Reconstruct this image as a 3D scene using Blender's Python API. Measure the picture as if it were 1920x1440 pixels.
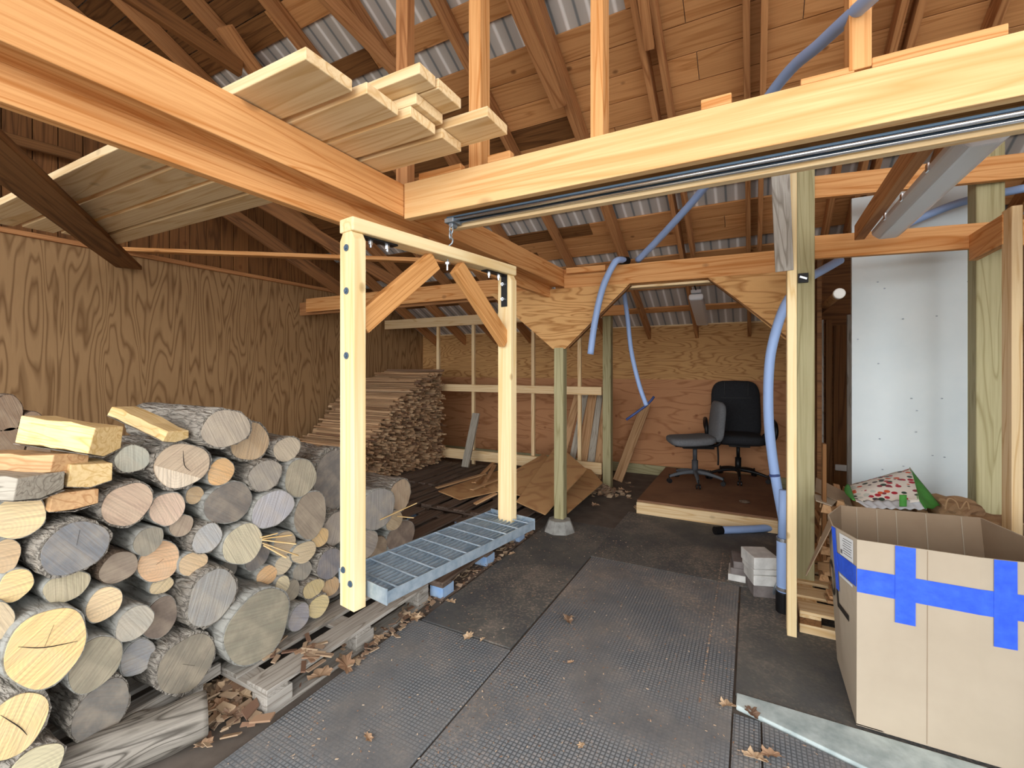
import bpy, bmesh, math, random
from mathutils import Vector, Matrix, noise
R = random.Random(7)
for o in list(bpy.data.objects): bpy.data.objects.remove(o)
SC = bpy.context.scene
COL = SC.collection
# ---------------------------------------------------------------- camera
F, HOR, H = 850.0, 692.0, 1.45
YAW = math.atan2(450, 850)
cam = bpy.data.cameras.new('camera'); camo = bpy.data.objects.new('camera', cam); COL.objects.link(camo)
cam.sensor_fit = 'HORIZONTAL'; cam.sensor_width = 36; cam.lens = 36*F/1920
cam.shift_y = -(720-HOR)/1920; cam.clip_start = .02; cam.clip_end = 200
camo.location = (0, 0, H); camo.rotation_euler = (math.pi/2, 0, YAW)
SC.camera = camo
# ---------------------------------------------------------------- light
wd = bpy.data.worlds.new('daylight'); SC.world = wd; wd.use_nodes = True
bg = wd.node_tree.nodes['Background']; bg.inputs[0].default_value = (.96, .98, 1.0, 1); bg.inputs[1].default_value = 3.6
def area(name, loc, rot, sx, sy, e, col):
    l = bpy.data.lights.new(name, 'AREA'); l.shape = 'RECTANGLE'; l.size = sx; l.size_y = sy; l.energy = e; l.color = col
    o = bpy.data.objects.new(name, l); COL.objects.link(o); o.location = loc; o.rotation_euler = rot
    return o
# daylight through the open front of the shed
area('front_daylight', (0.2, -2.8, 2.0), (math.radians(86), 0, math.radians(12)), 6.0, 3.4, 125, (1, .985, .95))
SC.view_settings.view_transform = 'Standard'; SC.view_settings.look = 'None'
SC.view_settings.exposure = 0.16; SC.view_settings.gamma = 1; SC.view_settings.use_curve_mapping = False

# ---------------------------------------------------------------- pixel helpers (where a sight line meets a real plane)
def ray(px, py):
    u = (px-960)/F; w = (HOR-py)/F
    s, c = math.sin(YAW), math.cos(YAW)
    return Vector((-s+c*u, c+s*u, w))
def PZ(px, py, z): r = ray(px, py); return Vector((0, 0, H))+r*((z-H)/r.z)
def PX(px, py, X): r = ray(px, py); return Vector((0, 0, H))+r*(X/r.x)
def PY(px, py, Y): r = ray(px, py); return Vector((0, 0, H))+r*(Y/r.y)
def PD(px, py, d): return Vector((0, 0, H))+ray(px, py)*d

# ---------------------------------------------------------------- materials
def lin(h):
    h = h.lstrip('#'); v = [int(h[i:i+2], 16)/255 for i in (0, 2, 4)]
    return tuple((x/12.92 if x <= .04045 else ((x+.055)/1.055)**2.4) for x in v)+(1,)
def newmat(name, rough=.7, metal=0):
    m = bpy.data.materials.new(name); m.use_nodes = True; nt = m.node_tree
    b = nt.nodes['Principled BSDF']; b.inputs['Roughness'].default_value = rough; b.inputs['Metallic'].default_value = metal
    b.inputs['Specular IOR Level'].default_value = .3
    return m, nt, b
def N(nt, t, **kw):
    n = nt.nodes.new(t)
    for k, v in kw.items():
        if k.startswith('i_'):
            n.inputs[k[2:].replace('_', ' ')].default_value = v
        else: setattr(n, k, v)
    return n
def ramp(nt, stops, interp='LINEAR'):
    r = nt.nodes.new('ShaderNodeValToRGB'); e = r.color_ramp.elements; r.color_ramp.interpolation = interp
    while len(e) > 1: e.remove(e[0])
    e[0].position = stops[0][0]; e[0].color = stops[0][1]
    for p, c in stops[1:]:
        x = e.new(p); x.color = c
    return r
def mixc(nt, a, b, f, mode='MIX'):
    m = nt.nodes.new('ShaderNodeMix'); m.data_type = 'RGBA'; m.blend_type = mode
    for i, v in ((0, f), (6, a), (7, b)):
        if isinstance(v, (int, float)): m.inputs[i].default_value = v
        elif isinstance(v, tuple): m.inputs[i].default_value = v
        else: nt.links.new(v, m.inputs[i])
    return m.outputs[2]
def math_(nt, op, a, b=0.0):
    m = nt.nodes.new('ShaderNodeMath'); m.operation = op
    for i, v in enumerate((a, b)):
        if isinstance(v, (int, float)): m.inputs[i].default_value = v
        else: nt.links.new(v, m.inputs[i])
    return m.outputs[0]
def coords(nt, scale, rnd=True):
    tc = N(nt, 'ShaderNodeTexCoord'); mp = N(nt, 'ShaderNodeMapping'); mp.inputs['Scale'].default_value = scale
    nt.links.new(tc.outputs['Object'], mp.inputs[0])
    if rnd:
        oi = N(nt, 'ShaderNodeObjectInfo'); s = math_(nt, 'MULTIPLY', oi.outputs['Random'], 57.0)
        cb = N(nt, 'ShaderNodeCombineXYZ')
        for i in range(3): nt.links.new(s, cb.inputs[i])
        nt.links.new(cb.outputs[0], mp.inputs[1])
    return tc, mp
def noisen(nt, vec, scale, detail=3, rough=.55, dist=0):
    n = N(nt, 'ShaderNodeTexNoise', i_Scale=scale, i_Detail=detail, i_Roughness=rough, i_Distortion=dist)
    nt.links.new(vec, n.inputs['Vector']); return n
def bumpn(nt, b, h, st, dist=.01):
    bp = N(nt, 'ShaderNodeBump'); bp.inputs['Strength'].default_value = st; bp.inputs['Distance'].default_value = dist
    nt.links.new(h, bp.inputs['Height']); nt.links.new(bp.outputs[0], b.inputs['Normal'])
def wood(name, c1, c2, rings=9, stretch=(.8, 13, 13), var=.18, knots=.5, rough=.72, dark='#5a2f14', kscale=3.2, contrast=1.0):
    """lumber: grain along local X"""
    m, nt, b = newmat(name, rough)
    tc, mp = coords(nt, stretch)
    n1 = noisen(nt, mp.outputs[0], .55, 2, .5, .6)
    f = math_(nt, 'MULTIPLY', n1.outputs[0], rings)
    fr = math_(nt, 'PINGPONG', f, .5)
    fr = math_(nt, 'MULTIPLY', fr, 2.0)
    rp = ramp(nt, [(0, lin(c2)), (.30*contrast, lin(c1)), (1, lin(c1))]); nt.links.new(fr, rp.inputs[0])
    n2 = noisen(nt, mp.outputs[0], 3.5, 4, .65)
    c = mixc(nt, rp.outputs[0], lin(c2), math_(nt, 'MULTIPLY', n2.outputs[0], .45))
    tc3, mp3 = coords(nt, (stretch[0]*2.2, 75, 75))
    n4 = noisen(nt, mp3.outputs[0], 1.0, 3, .6)
    r4 = ramp(nt, [(.44, (0, 0, 0, 1)), (.66, (1, 1, 1, 1))]); nt.links.new(n4.outputs[0], r4.inputs[0])
    c = mixc(nt, c, lin(c2), math_(nt, 'MULTIPLY', r4.outputs[0], .55))
    # knots
    tc2, mp2 = coords(nt, (1, 1.5, 1.5))
    vo = N(nt, 'ShaderNodeTexVoronoi', i_Scale=kscale); nt.links.new(mp2.outputs[0], vo.inputs['Vector'])
    kr = ramp(nt, [(0, (1, 1, 1, 1)), (.07, (.7, .7, .7, 1)), (.12, (0, 0, 0, 1))]); nt.links.new(vo.outputs['Distance'], kr.inputs[0])
    c = mixc(nt, c, lin(dark), math_(nt, 'MULTIPLY', kr.outputs[0], knots))
    oi = N(nt, 'ShaderNodeObjectInfo')
    hv = N(nt, 'ShaderNodeHueSaturation'); nt.links.new(c, hv.inputs['Color'])
    v = math_(nt, 'ADD', math_(nt, 'MULTIPLY', oi.outputs['Random'], var), 1-var/2); nt.links.new(v, hv.inputs['Value'])
    nt.links.new(hv.outputs[0], b.inputs['Base Color'])
    bumpn(nt, b, n2.outputs[0], .15, .004)
    return m
def plywood(name, c1, c2, stretch, rings=14, patch=None, seed=0.0, knotcol=None, width=.35):
    """big cathedral grain; stretch small along the grain axis (object coords)"""
    m, nt, b = newmat(name, .72)
    tc, mp = coords(nt, stretch, False); mp.inputs[1].default_value = (seed, seed*1.7, seed*.6)
    n1 = noisen(nt, mp.outputs[0], 1.0, 2.5, .45, .35)
    f = math_(nt, 'PINGPONG', math_(nt, 'MULTIPLY', n1.outputs[0], rings), .5)
    f = math_(nt, 'MULTIPLY', f, 2.0)
    rp = ramp(nt, [(0, lin(c2)), (width, lin(c1)), (1, lin(c1))]); nt.links.new(f, rp.inputs[0])
    n2 = noisen(nt, mp.outputs[0], 9, 4, .7)
    c = mixc(nt, rp.outputs[0], lin(c2), math_(nt, 'MULTIPLY', n2.outputs[0], .38))
    n3 = noisen(nt, tc.outputs['Object'], 1.1, 2, .5)
    c = mixc(nt, c, lin(patch or c2), math_(nt, 'MULTIPLY', n3.outputs[0], .45))
    if knotcol:
        vo = N(nt, 'ShaderNodeTexVoronoi', i_Scale=4.5); nt.links.new(tc.outputs['Object'], vo.inputs['Vector'])
        kr = ramp(nt, [(0, (1, 1, 1, 1)), (.07, (.5, .5, .5, 1)), (.13, (0, 0, 0, 1))]); nt.links.new(vo.outputs['Distance'], kr.inputs[0])
        c = mixc(nt, c, lin(knotcol), math_(nt, 'MULTIPLY', kr.outputs[0], .8))
    nt.links.new(c, b.inputs['Base Color']); bumpn(nt, b, n2.outputs[0], .12, .004)
    return m
def plain(name, col, rough=.6, metal=0, vary=.0, vscale=6, col2=None, bump=0):
    m, nt, b = newmat(name, rough, metal)
    if vary or col2:
        tc, mp = coords(nt, (1, 1, 1), False)
        n = noisen(nt, mp.outputs[0], vscale, 4, .6)
        rp = ramp(nt, [(.35, lin(col)), (.7, lin(col2 or col))]); nt.links.new(n.outputs[0], rp.inputs[0])
        nt.links.new(rp.outputs[0], b.inputs['Base Color'])
        if bump: bumpn(nt, b, n.outputs[0], bump, .01)
    else: b.inputs['Base Color'].default_value = lin(col)
    return m
M = {}
M['spruce'] = wood('spruce_lumber', '#e3ae74', '#bf7d40', 8, var=.12)
M['spruce_light'] = wood('fresh_spruce', '#efd8ae', '#d5b07c', 7, var=.08, knots=.35)
M['header'] = wood('header_spruce', '#edcb94', '#dca569', 5, var=.02, knots=.5, kscale=2.2)
M['rafter'] = wood('rafter_wood', '#c58f5e', '#96623a', 7, var=.25)
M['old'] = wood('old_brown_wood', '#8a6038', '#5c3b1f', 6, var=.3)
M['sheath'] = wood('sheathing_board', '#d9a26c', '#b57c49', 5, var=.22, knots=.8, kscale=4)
M['green'] = wood('treated_post_wood', '#b9b28c', '#968e66', 8, var=.12, knots=.5)
M['weathered'] = wood('weathered_grey_wood', '#b1aca4', '#7d766c', 9, stretch=(2, 16, 16), var=.25, knots=.25)
M['darkslat'] = wood('dark_old_slat', '#75655a', '#46382e', 7, var=.3)
M['swing'] = wood('pale_pine', '#f1deb2', '#e2c28a', 4, var=.04, knots=.75, kscale=5, dark='#a08050')
M['brace'] = wood('orange_fir', '#dba468', '#b47a40', 14, stretch=(.7, 14, 14), var=.1, knots=.1)
M['wallply'] = plywood('wall_plywood', '#b8946a', '#7a5a3a', (4.2, 4.2, .55), 17, '#96744c', width=.55)
M['backply'] = plywood('back_plywood', '#d6a970', '#99693a', (.9, 3, 5.2), 17, '#bb8d58', 3.3, width=.5)
M['redply'] = plywood('red_plywood', '#cb966c', '#a36e47', (.9, 3, 4.0), 9, '#b98257', 9.1, '#7a3d1e')
M['gusset'] = plywood('gusset_plywood', '#e3b57a', '#9f6a34', (1.1, 3, 5.5), 16, '#d3a367', 5.2, width=.5)
M['siding'] = wood('gable_siding', '#8d5f36', '#5e3c20', 5, var=.3, knots=.6)
M['galv'] = plain('galvanized_steel', '#aab6c0', .42, .75, col2='#8594a2', vscale=14)
M['grate'] = plain('grating_steel', '#b4c3cf', .38, .55, col2='#8fa3b5', vscale=20)
M['chrome'] = plain('rail_steel', '#dfe6ee', .22, .95)
M['raildark'] = plain('blue_grey_steel', '#5d7388', .45, .6)  # dark blue steel of the rail channel and bolt heads
M['black'] = plain('black_plastic', '#151517', .45)
M['fabricblack'] = plain('black_fabric', '#25272b', .85, col2='#2d2f34', vscale=60, bump=.1)
M['fabricgrey'] = plain('grey_fabric', '#75787c', .95, col2='#686b6f', vscale=70, bump=.15)
M['greyplastic'] = plain('grey_plastic', '#4a4d52', .55)
M['greybase'] = plain('grey_base_plastic', '#5d6268', .6)
M['concrete'] = plain('concrete', '#a9aaa6', .9, col2='#7d7d79', vscale=12, bump=.3)
M['sill'] = plain('painted_sill_concrete', '#c3d0cf', .85, col2='#8f9e9f', vscale=9, bump=.25)
M['blue'] = plain('blue_tube_plastic', '#9ab6e6', .42)
M['bluedark'] = plain('dark_blue_plastic', '#3c4c7c', .5)
M['bluepaint'] = plain('worn_blue_paint', '#7fa3d2', .8, col2='#a3b9d0', vscale=10, bump=.2)
M['tape'] = plain('blue_tape', '#2f58d8', .45, col2='#3c68ea', vscale=22, bump=.25)
M['cardboard'] = plain('cardboard', '#b4a794', .85, col2='#ab9e8b', vscale=3)
M['cardinner'] = plain('cardboard_inner', '#9c8871', .9, col2='#917c66', vscale=4)
M['panel'] = plain('white_foam_panel', '#e2ecef', .55, col2='#d6e3e8', vscale=2)
M['lampwhite'] = plain('grey_lamp_housing', '#c8cdd4', .4)
M['diffuser'] = plain('clear_diffuser', '#dadee4', .25)
M['whiteplastic'] = plain('white_plastic', '#f4f4f0', .4)
M['brick'] = plain('pale_brick', '#b9b9b6', .9, col2='#dcdcd8', vscale=9, bump=.3)
M['brickdark'] = plain('dark_brick', '#7e7775', .9, col2='#5d5654', vscale=9, bump=.3)
M['paper'] = plain('brown_paper', '#a98b68', .9, col2='#92755a', vscale=5, bump=.3)
M['greenbag'] = plain('green_bag_trim', '#4f9a45', .6, col2='#3d8437', vscale=9)
M['label'] = plain('white_paper_label', '#dfe2e3', .6)
M['ink'] = plain('black_ink', '#2a2522', .7)
M['platform'] = plain('platform_plywood', '#8d6a50', .75, col2='#745440', vscale=2.5)
M['leaf'] = None
# leaf
m, nt, b = newmat('dry_oak_leaf', .75)
oi = N(nt, 'ShaderNodeObjectInfo'); rp = ramp(nt, [(0, lin('#8a6a52')), (.35, lin('#b09274')), (.7, lin('#c7ad8d')), (1, lin('#7b6252'))])
nt.links.new(oi.outputs['Random'], rp.inputs[0]); nt.links.new(rp.outputs[0], b.inputs['Base Color']); M['leaf'] = m
# leaf litter / chips with per-island colour
def litter(name, cols):
    m, nt, b = newmat(name, .8)
    g = N(nt, 'ShaderNodeNewGeometry'); n = len(cols)
    rp = ramp(nt, [(i/max(1, n-1), lin(c)) for i, c in enumerate(cols)]); nt.links.new(g.outputs['Random Per Island'], rp.inputs[0])
    nt.links.new(rp.outputs[0], b.inputs['Base Color']); return m
M['litter'] = litter('leaf_litter', ['#6b5041', '#93755d', '#b39c80', '#776051', '#c6ae91'])
M['chips'] = litter('wood_chip', ['#c8a98a', '#8a6a55', '#e0cbb0', '#a58063', '#6e5546'])
# metal roofing: ribs run down the slope (object X = along building)
m, nt, b = newmat('ribbed_roof_metal', .6, .05); tc, mp = coords(nt, (1, 1, 1), False)
w = N(nt, 'ShaderNodeTexWave', wave_type='BANDS', bands_direction='X', i_Scale=1.9); nt.links.new(mp.outputs[0], w.inputs['Vector'])
rp = ramp(nt, [(0, lin('#7f8589')), (.06, lin('#bdb9b4')), (.9, lin('#c9c5c0')), (1, lin('#ffffff'))]); nt.links.new(w.outputs[0], rp.inputs[0])
nt.links.new(rp.outputs[0], b.inputs['Base Color']); bumpn(nt, b, rp.outputs[0], .5, .01); M['roofmetal'] = m
# split firewood
M['split'] = wood('split_firewood', '#e8cf9d', '#c9a467', 10, stretch=(1.5, 22, 22), var=.2, knots=.15)
M['splitgrey'] = wood('grey_split_firewood', '#b4ad9f', '#7d766a', 12, stretch=(2, 26, 26), var=.2, knots=.1)
M['splitorange'] = wood('orange_split_firewood', '#d6b184', '#b08358', 8, stretch=(1.5, 18, 18), var=.1, knots=.1)
M['stick'] = wood('kindling_wood', '#c9a680', '#8d6a4b', 6, stretch=(1, 20, 20), var=.6, knots=0)
m, nt, b = newmat('kindling_mass', .8); g = N(nt, 'ShaderNodeNewGeometry')
rp = ramp(nt, [(0, lin('#7d5c43')), (.4, lin('#bb9874')), (.8, lin('#d3b48f')), (1, lin('#68493a'))]); nt.links.new(g.outputs['Random Per Island'], rp.inputs[0])
nt.links.new(rp.outputs[0], b.inputs['Base Color']); M['stickmass'] = m
M['scrap'] = wood('scrap_wood', '#cda67c', '#a07850', 7, stretch=(1, 14, 14), var=.5, knots=.2)
# bark
def bark(name, c1, c2, sc=1.0, st=1.0):
    m, nt, b = newmat(name, .95)
    tc, mp = coords(nt, (5*sc, 22*sc, 22*sc))
    vo = N(nt, 'ShaderNodeTexVoronoi', feature='DISTANCE_TO_EDGE', i_Scale=1.6); 
    n0 = noisen(nt, mp.outputs[0], 1.2, 4, .6)
    mv = N(nt, 'ShaderNodeVectorMath', operation='ADD'); nt.links.new(mp.outputs[0], mv.inputs[0]); nt.links.new(n0.outputs['Color'], mv.inputs[1])
    nt.links.new(mv.outputs[0], vo.inputs['Vector'])
    n1 = noisen(nt, mp.outputs[0], 4, 5, .7)
    h = math_(nt, 'ADD', math_(nt, 'MULTIPLY', vo.outputs[0], 1.6), math_(nt, 'MULTIPLY', n1.outputs[0], .5))
    rp = ramp(nt, [(.12, lin(c2)), (.42, lin(c1)), (.95, lin(c1))]); nt.links.new(h, rp.inputs[0])
    nt.links.new(rp.outputs[0], b.inputs['Base Color']); bumpn(nt, b, h, st, .025); return m
M['bark'] = bark('rough_bark', '#a8a196', '#3f3a35')
M['barkfine'] = bark('smooth_grey_bark', '#9a9a94', '#5b5852', .6, .4)
M['loose'] = wood('weathered_log_wood', '#9c968c', '#4c4740', 15, stretch=(1.6, 16, 16), var=.02, knots=0, contrast=1.6)
M['barkbrown'] = bark('brown_bark', '#8c7866', '#463629', 1.2)
# cut end: base colour from object colour, rings around local X, saw marks
m, nt, b = newmat('sawn_end_grain', .8)
oi = N(nt, 'ShaderNodeObjectInfo'); tc, mp = coords(nt, (0, 1, 1), False)
nd = noisen(nt, tc.outputs['Object'], 6, 2, .5)
mv = N(nt, 'ShaderNodeVectorMath', operation='MULTIPLY_ADD'); nt.links.new(nd.outputs['Color'], mv.inputs[0]); mv.inputs[1].default_value = (0, .05, .05); nt.links.new(mp.outputs[0], mv.inputs[2])
ln = N(nt, 'ShaderNodeVectorMath', operation='LENGTH'); nt.links.new(mv.outputs[0], ln.inputs[0])
rg = math_(nt, 'MULTIPLY', math_(nt, 'PINGPONG', math_(nt, 'MULTIPLY', ln.outputs['Value'], 95), .5), 2.0)
c = mixc(nt, oi.outputs['Color'], (.25, .2, .16, 1), math_(nt, 'MULTIPLY', math_(nt, 'SUBTRACT', 1.0, rg), .16))
rot = N(nt, 'ShaderNodeMapping'); nt.links.new(tc.outputs['Object'], rot.inputs[0])
sp = math_(nt, 'MULTIPLY', oi.outputs['Random'], 6.28); cb = N(nt, 'ShaderNodeCombineXYZ'); nt.links.new(sp, cb.inputs[0]); nt.links.new(cb.outputs[0], rot.inputs[2])
sc_ = N(nt, 'ShaderNodeMapping'); sc_.inputs['Scale'].default_value = (1, 110, 5); nt.links.new(rot.outputs[0], sc_.inputs[0])
ns = noisen(nt, sc_.outputs[0], 1, 3, .6)
sr = ramp(nt, [(.4, (0, 0, 0, 1)), (.62, (1, 1, 1, 1))]); nt.links.new(ns.outputs[0], sr.inputs[0])
c = mixc(nt, c, (.16, .13, .11, 1), math_(nt, 'MULTIPLY', sr.outputs[0], .34))
nb = noisen(nt, tc.outputs['Object'], 14, 3, .6)
br = ramp(nt, [(.4, (0, 0, 0, 1)), (.7, (1, 1, 1, 1))]); nt.links.new(nb.outputs[0], br.inputs[0])
c = mixc(nt, c, (.62, .52, .38, 1), math_(nt, 'MULTIPLY', br.outputs[0], .22))
gm = math_(nt, 'MULTIPLY', ns.outputs[0], 1.0)
gm2 = N(nt, 'ShaderNodeBrightContrast', i_Bright=.06, i_Contrast=.16); nt.links.new(c, gm2.inputs[0]); nt.links.new(gm2.outputs[0], b.inputs['Base Color']); bumpn(nt, b, gm, .5, .005); M['cut'] = m
# rubber mat
def rubber(name, pattern):
    m, nt, b = newmat(name, .82)
    tc = N(nt, 'ShaderNodeTexCoord')
    n = noisen(nt, tc.outputs['Object'], 2.2, 5, .65); n2 = noisen(nt, tc.outputs['Object'], 60, 3, .6)
    rp = ramp(nt, ([(.33, lin('#626365')), (.5, lin('#7a7875')), (.68, lin('#938b82'))] if pattern else [(.33, lin('#4f5154')), (.52, lin('#62625f')), (.7, lin('#807a72'))])); nt.links.new(n.outputs[0], rp.inputs[0])
    c = rp.outputs[0]
    r2 = ramp(nt, [(.52, (0, 0, 0, 1)), (.60, (1, 1, 1, 1))]); nt.links.new(n2.outputs[0], r2.inputs[0])
    n3 = noisen(nt, tc.outputs['Object'], 1.1, 3, .6)
    r3 = ramp(nt, [(.42, (.08, .08, .08, 1)), (.62, (1, 1, 1, 1))]); nt.links.new(n3.outputs[0], r3.inputs[0])
    dust = math_(nt, 'MULTIPLY', math_(nt, 'MULTIPLY', r2.outputs[0], r3.outputs[0]), .7 if pattern else .35)
    c = mixc(nt, c, lin('#b8a593'), dust)
    h = n2.outputs[0]
    if pattern:
        sp = N(nt, 'ShaderNodeSeparateXYZ'); nt.links.new(tc.outputs['Object'], sp.inputs[0])
        a = math_(nt, 'MULTIPLY', math_(nt, 'PINGPONG', math_(nt, 'MULTIPLY', sp.outputs[0], 58), .5), 2)
        d = math_(nt, 'MULTIPLY', math_(nt, 'PINGPONG', math_(nt, 'MULTIPLY', sp.outputs[1], 58), .5), 2)
        g = math_(nt, 'MAXIMUM', math_(nt, 'POWER', a, 3.0), math_(nt, 'POWER', d, 3.0))
        pm = noisen(nt, tc.outputs['Object'], 1.6, 2, .5)
        pr = ramp(nt, [(.40, (.12, .12, .12, 1)), (.56, (1, 1, 1, 1))]); nt.links.new(pm.outputs[0], pr.inputs[0])
        c = mixc(nt, c, lin('#8e979f'), math_(nt, 'MULTIPLY', pr.outputs[0], .55)); c = mixc(nt, c, lin('#2b3035'), math_(nt, 'MULTIPLY', math_(nt, 'MULTIPLY', g, pr.outputs[0]), .9))
        h = math_(nt, 'SUBTRACT', n2.outputs[0], math_(nt, 'MULTIPLY', g, pr.outputs[0]))
    nt.links.new(c, b.inputs['Base Color']); bumpn(nt, b, h, .3, .004); return m
M['mat'] = rubber('studded_rubber', True); M['matflat'] = rubber('flat_rubber', False)
M['dirt'] = plain('dusty_concrete', '#6d645c', .95, col2='#544d47', vscale=5, bump=.3)
M['ground'] = plain('gravel_ground', '#a8a399', .95, col2='#8c877e', vscale=8)
# patterned bag
m, nt, b = newmat('patterned_bag', .6); tc, mp = coords(nt, (1, 1, 1), False)
vo = N(nt, 'ShaderNodeTexVoronoi', i_Scale=27); nt.links.new(mp.outputs[0], vo.inputs['Vector'])
sp = N(nt, 'ShaderNodeSeparateColor'); nt.links.new(vo.outputs['Color'], sp.inputs[0])
rp = ramp(nt, [(0, lin('#b02a3c')), (.25, lin('#33483c')), (.4, lin('#d5603e')), (.55, lin('#4b4448')), (.7, lin('#c8d0c8')), (.85, lin('#8c3c46'))], 'CONSTANT'); nt.links.new(sp.outputs[0], rp.inputs[0])
dm = ramp(nt, [(.38, (1, 1, 1, 1)), (.44, (0, 0, 0, 1))]); nt.links.new(vo.outputs['Distance'], dm.inputs[0])
nt.links.new(mixc(nt, lin('#e6e2da'), rp.outputs[0], dm.outputs[0]), b.inputs['Base Color']); M['bag'] = m

# ---------------------------------------------------------------- mesh helpers
class MB:
    def __init__(s): s.bm = bmesh.new()
    def box(s, c, d, rot=None):
        m = Matrix.Translation(c) @ (rot.to_4x4() if rot else Matrix.Identity(4)) @ Matrix.Diagonal((d[0], d[1], d[2], 1))
        bmesh.ops.create_cube(s.bm, size=1, matrix=m); return s
    def cyl(s, p0, p1, r0, r1=None, n=16, caps=True):
        p0, p1 = Vector(p0), Vector(p1); r1 = r0 if r1 is None else r1; d = p1-p0
        q = d.to_track_quat('Z', 'Y').to_matrix().to_4x4()
        bmesh.ops.create_cone(s.bm, cap_ends=caps, segments=n, radius1=r0, radius2=r1, depth=d.length, matrix=Matrix.Translation((p0+p1)/2) @ q); return s
    def sph(s, c, r, sc=(1, 1, 1), n=14):
        bmesh.ops.create_uvsphere(s.bm, u_segments=n, v_segments=max(6, n//2+2), radius=r, matrix=Matrix.Translation(c) @ Matrix.Diagonal((*sc, 1))); return s
    def prism(s, pts, off):
        """pts: closed outline (Vectors); off: extrusion vector"""
        a = [s.bm.verts.new(p) for p in pts]; c = [s.bm.verts.new(Vector(p)+Vector(off)) for p in pts]
        s.bm.faces.new(a); s.bm.faces.new(c[::-1]); n = len(pts)
        for i in range(n): s.bm.faces.new((a[i], c[i], c[(i+1) % n], a[(i+1) % n]))
        return s
    def tube(s, pts, r, n=12, sub=6):
        P = smooth(pts, sub); prev = None; rings = []
        up = Vector((0.3, .2, 1)).normalized()
        for i, p in enumerate(P):
            t = (P[min(i+1, len(P)-1)]-P[max(i-1, 0)]).normalized()
            if prev is None: a = t.orthogonal().normalized()
            else: a = (prev-t*prev.dot(t)).normalized()
            prev = a; bvec = t.cross(a)
            rr = r(i/(len(P)-1)) if callable(r) else r
            rings.append([s.bm.verts.new(p+(a*math.cos(2*math.pi*k/n)+bvec*math.sin(2*math.pi*k/n))*rr) for k in range(n)])
        for i in range(len(rings)-1):
            for k in range(n): s.bm.faces.new((rings[i][k], rings[i][(k+1) % n], rings[i+1][(k+1) % n], rings[i+1][k]))
        s.bm.faces.new(rings[0][::-1]); s.bm.faces.new(rings[-1]); return s
    def build(s, name, mat, parent=None, bevel=0, smooth=False, sub=0, mw=None):
        bmesh.ops.recalc_face_normals(s.bm, faces=s.bm.faces)
        me = bpy.data.meshes.new(name); s.bm.to_mesh(me); s.bm.free()
        me.materials.append(mat if not isinstance(mat, str) else M[mat])
        if smooth:
            for p in me.polygons: p.use_smooth = True
        o = bpy.data.objects.new(name, me); COL.objects.link(o)
        if bevel:
            b = o.modifiers.new('bevel', 'BEVEL'); b.width = bevel; b.segments = 2; b.limit_method = 'ANGLE'
        if sub:
            b = o.modifiers.new('subsurf', 'SUBSURF'); b.levels = sub; b.render_levels = sub
        if parent is not None: o.parent = parent
        if mw is not None: o.matrix_world = mw
        return o
def smooth(pts, sub):
    P = [Vector(p) for p in pts]
    if len(P) < 3 or sub < 2: return P
    out = []
    for i in range(len(P)-1):
        p0 = P[max(i-1, 0)]; p1 = P[i]; p2 = P[i+1]; p3 = P[min(i+2, len(P)-1)]
        for k in range(sub):
            t = k/sub
            out.append(.5*((2*p1)+(-p0+p2)*t+(2*p0-5*p1+4*p2-p3)*t*t+(-p0+3*p1-3*p2+p3)*t**3))
    out.append(P[-1]); return out
def tag(o, label=None, cat=None, group=None, kind=None):
    if label: o['label'] = label
    if cat: o['category'] = cat
    if group: o['group'] = group
    if kind: o['kind'] = kind
    return o
def struct(o): o['kind'] = 'structure'; return o
def empty(name, loc=(0, 0, 0), rz=0):
    o = bpy.data.objects.new(name, None); COL.objects.link(o); o.location = loc; o.rotation_euler = (0, 0, rz); o.empty_display_size = .1
    return o
def bar_matrix(p0, p1, up=(0, 0, 1), roll=0):
    p0, p1 = Vector(p0), Vector(p1); x = (p1-p0).normalized(); up = Vector(up)
    if abs(x.dot(up)) > .999: up = Vector((0, 1, 0))
    y = up.cross(x).normalized(); z = x.cross(y)
    m = Matrix((x, y, z)).transposed().to_4x4(); m.translation = (p0+p1)/2
    return m @ Matrix.Rotation(roll, 4, 'X')
def bar(name, p0, p1, w, h, mat, parent=None, up=(0, 0, 1), roll=0, bevel=.003, ends=None):
    """timber from p0 to p1 (centre line); w sideways, h along up"""
    L = (Vector(p1)-Vector(p0)).length
    o = MB().box((0, 0, 0), (L, w, h)).build(name, mat, None, bevel)
    mw = bar_matrix(p0, p1, up, roll)
    if parent is not None:
        o.parent = parent; o.matrix_local = parent.matrix_basis.inverted() @ mw
    else: o.matrix_world = mw
    return o
def abox(name, x0, x1, y0, y1, z0, z1, mat, parent=None, bevel=.003, axis='X'):
    """axis-aligned timber with its grain on `axis`"""
    c = Vector(((x0+x1)/2, (y0+y1)/2, (z0+z1)/2)); d = (x1-x0, y1-y0, z1-z0)
    if axis == 'X': return bar(name, (x0, c.y, c.z), (x1, c.y, c.z), d[1], d[2], mat, parent, bevel=bevel)
    if axis == 'Y': return bar(name, (c.x, y0, c.z), (c.x, y1, c.z), d[0], d[2], mat, parent, bevel=bevel)
    return bar(name, (c.x, c.y, z0), (c.x, c.y, z1), d[0], d[1], mat, parent, up=(0, 1, 0), bevel=bevel)
def part_world(o, parent):
    mw = o.matrix_basis.copy(); o.parent = parent; o.matrix_basis = parent.matrix_basis.inverted() @ mw; return o

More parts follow.
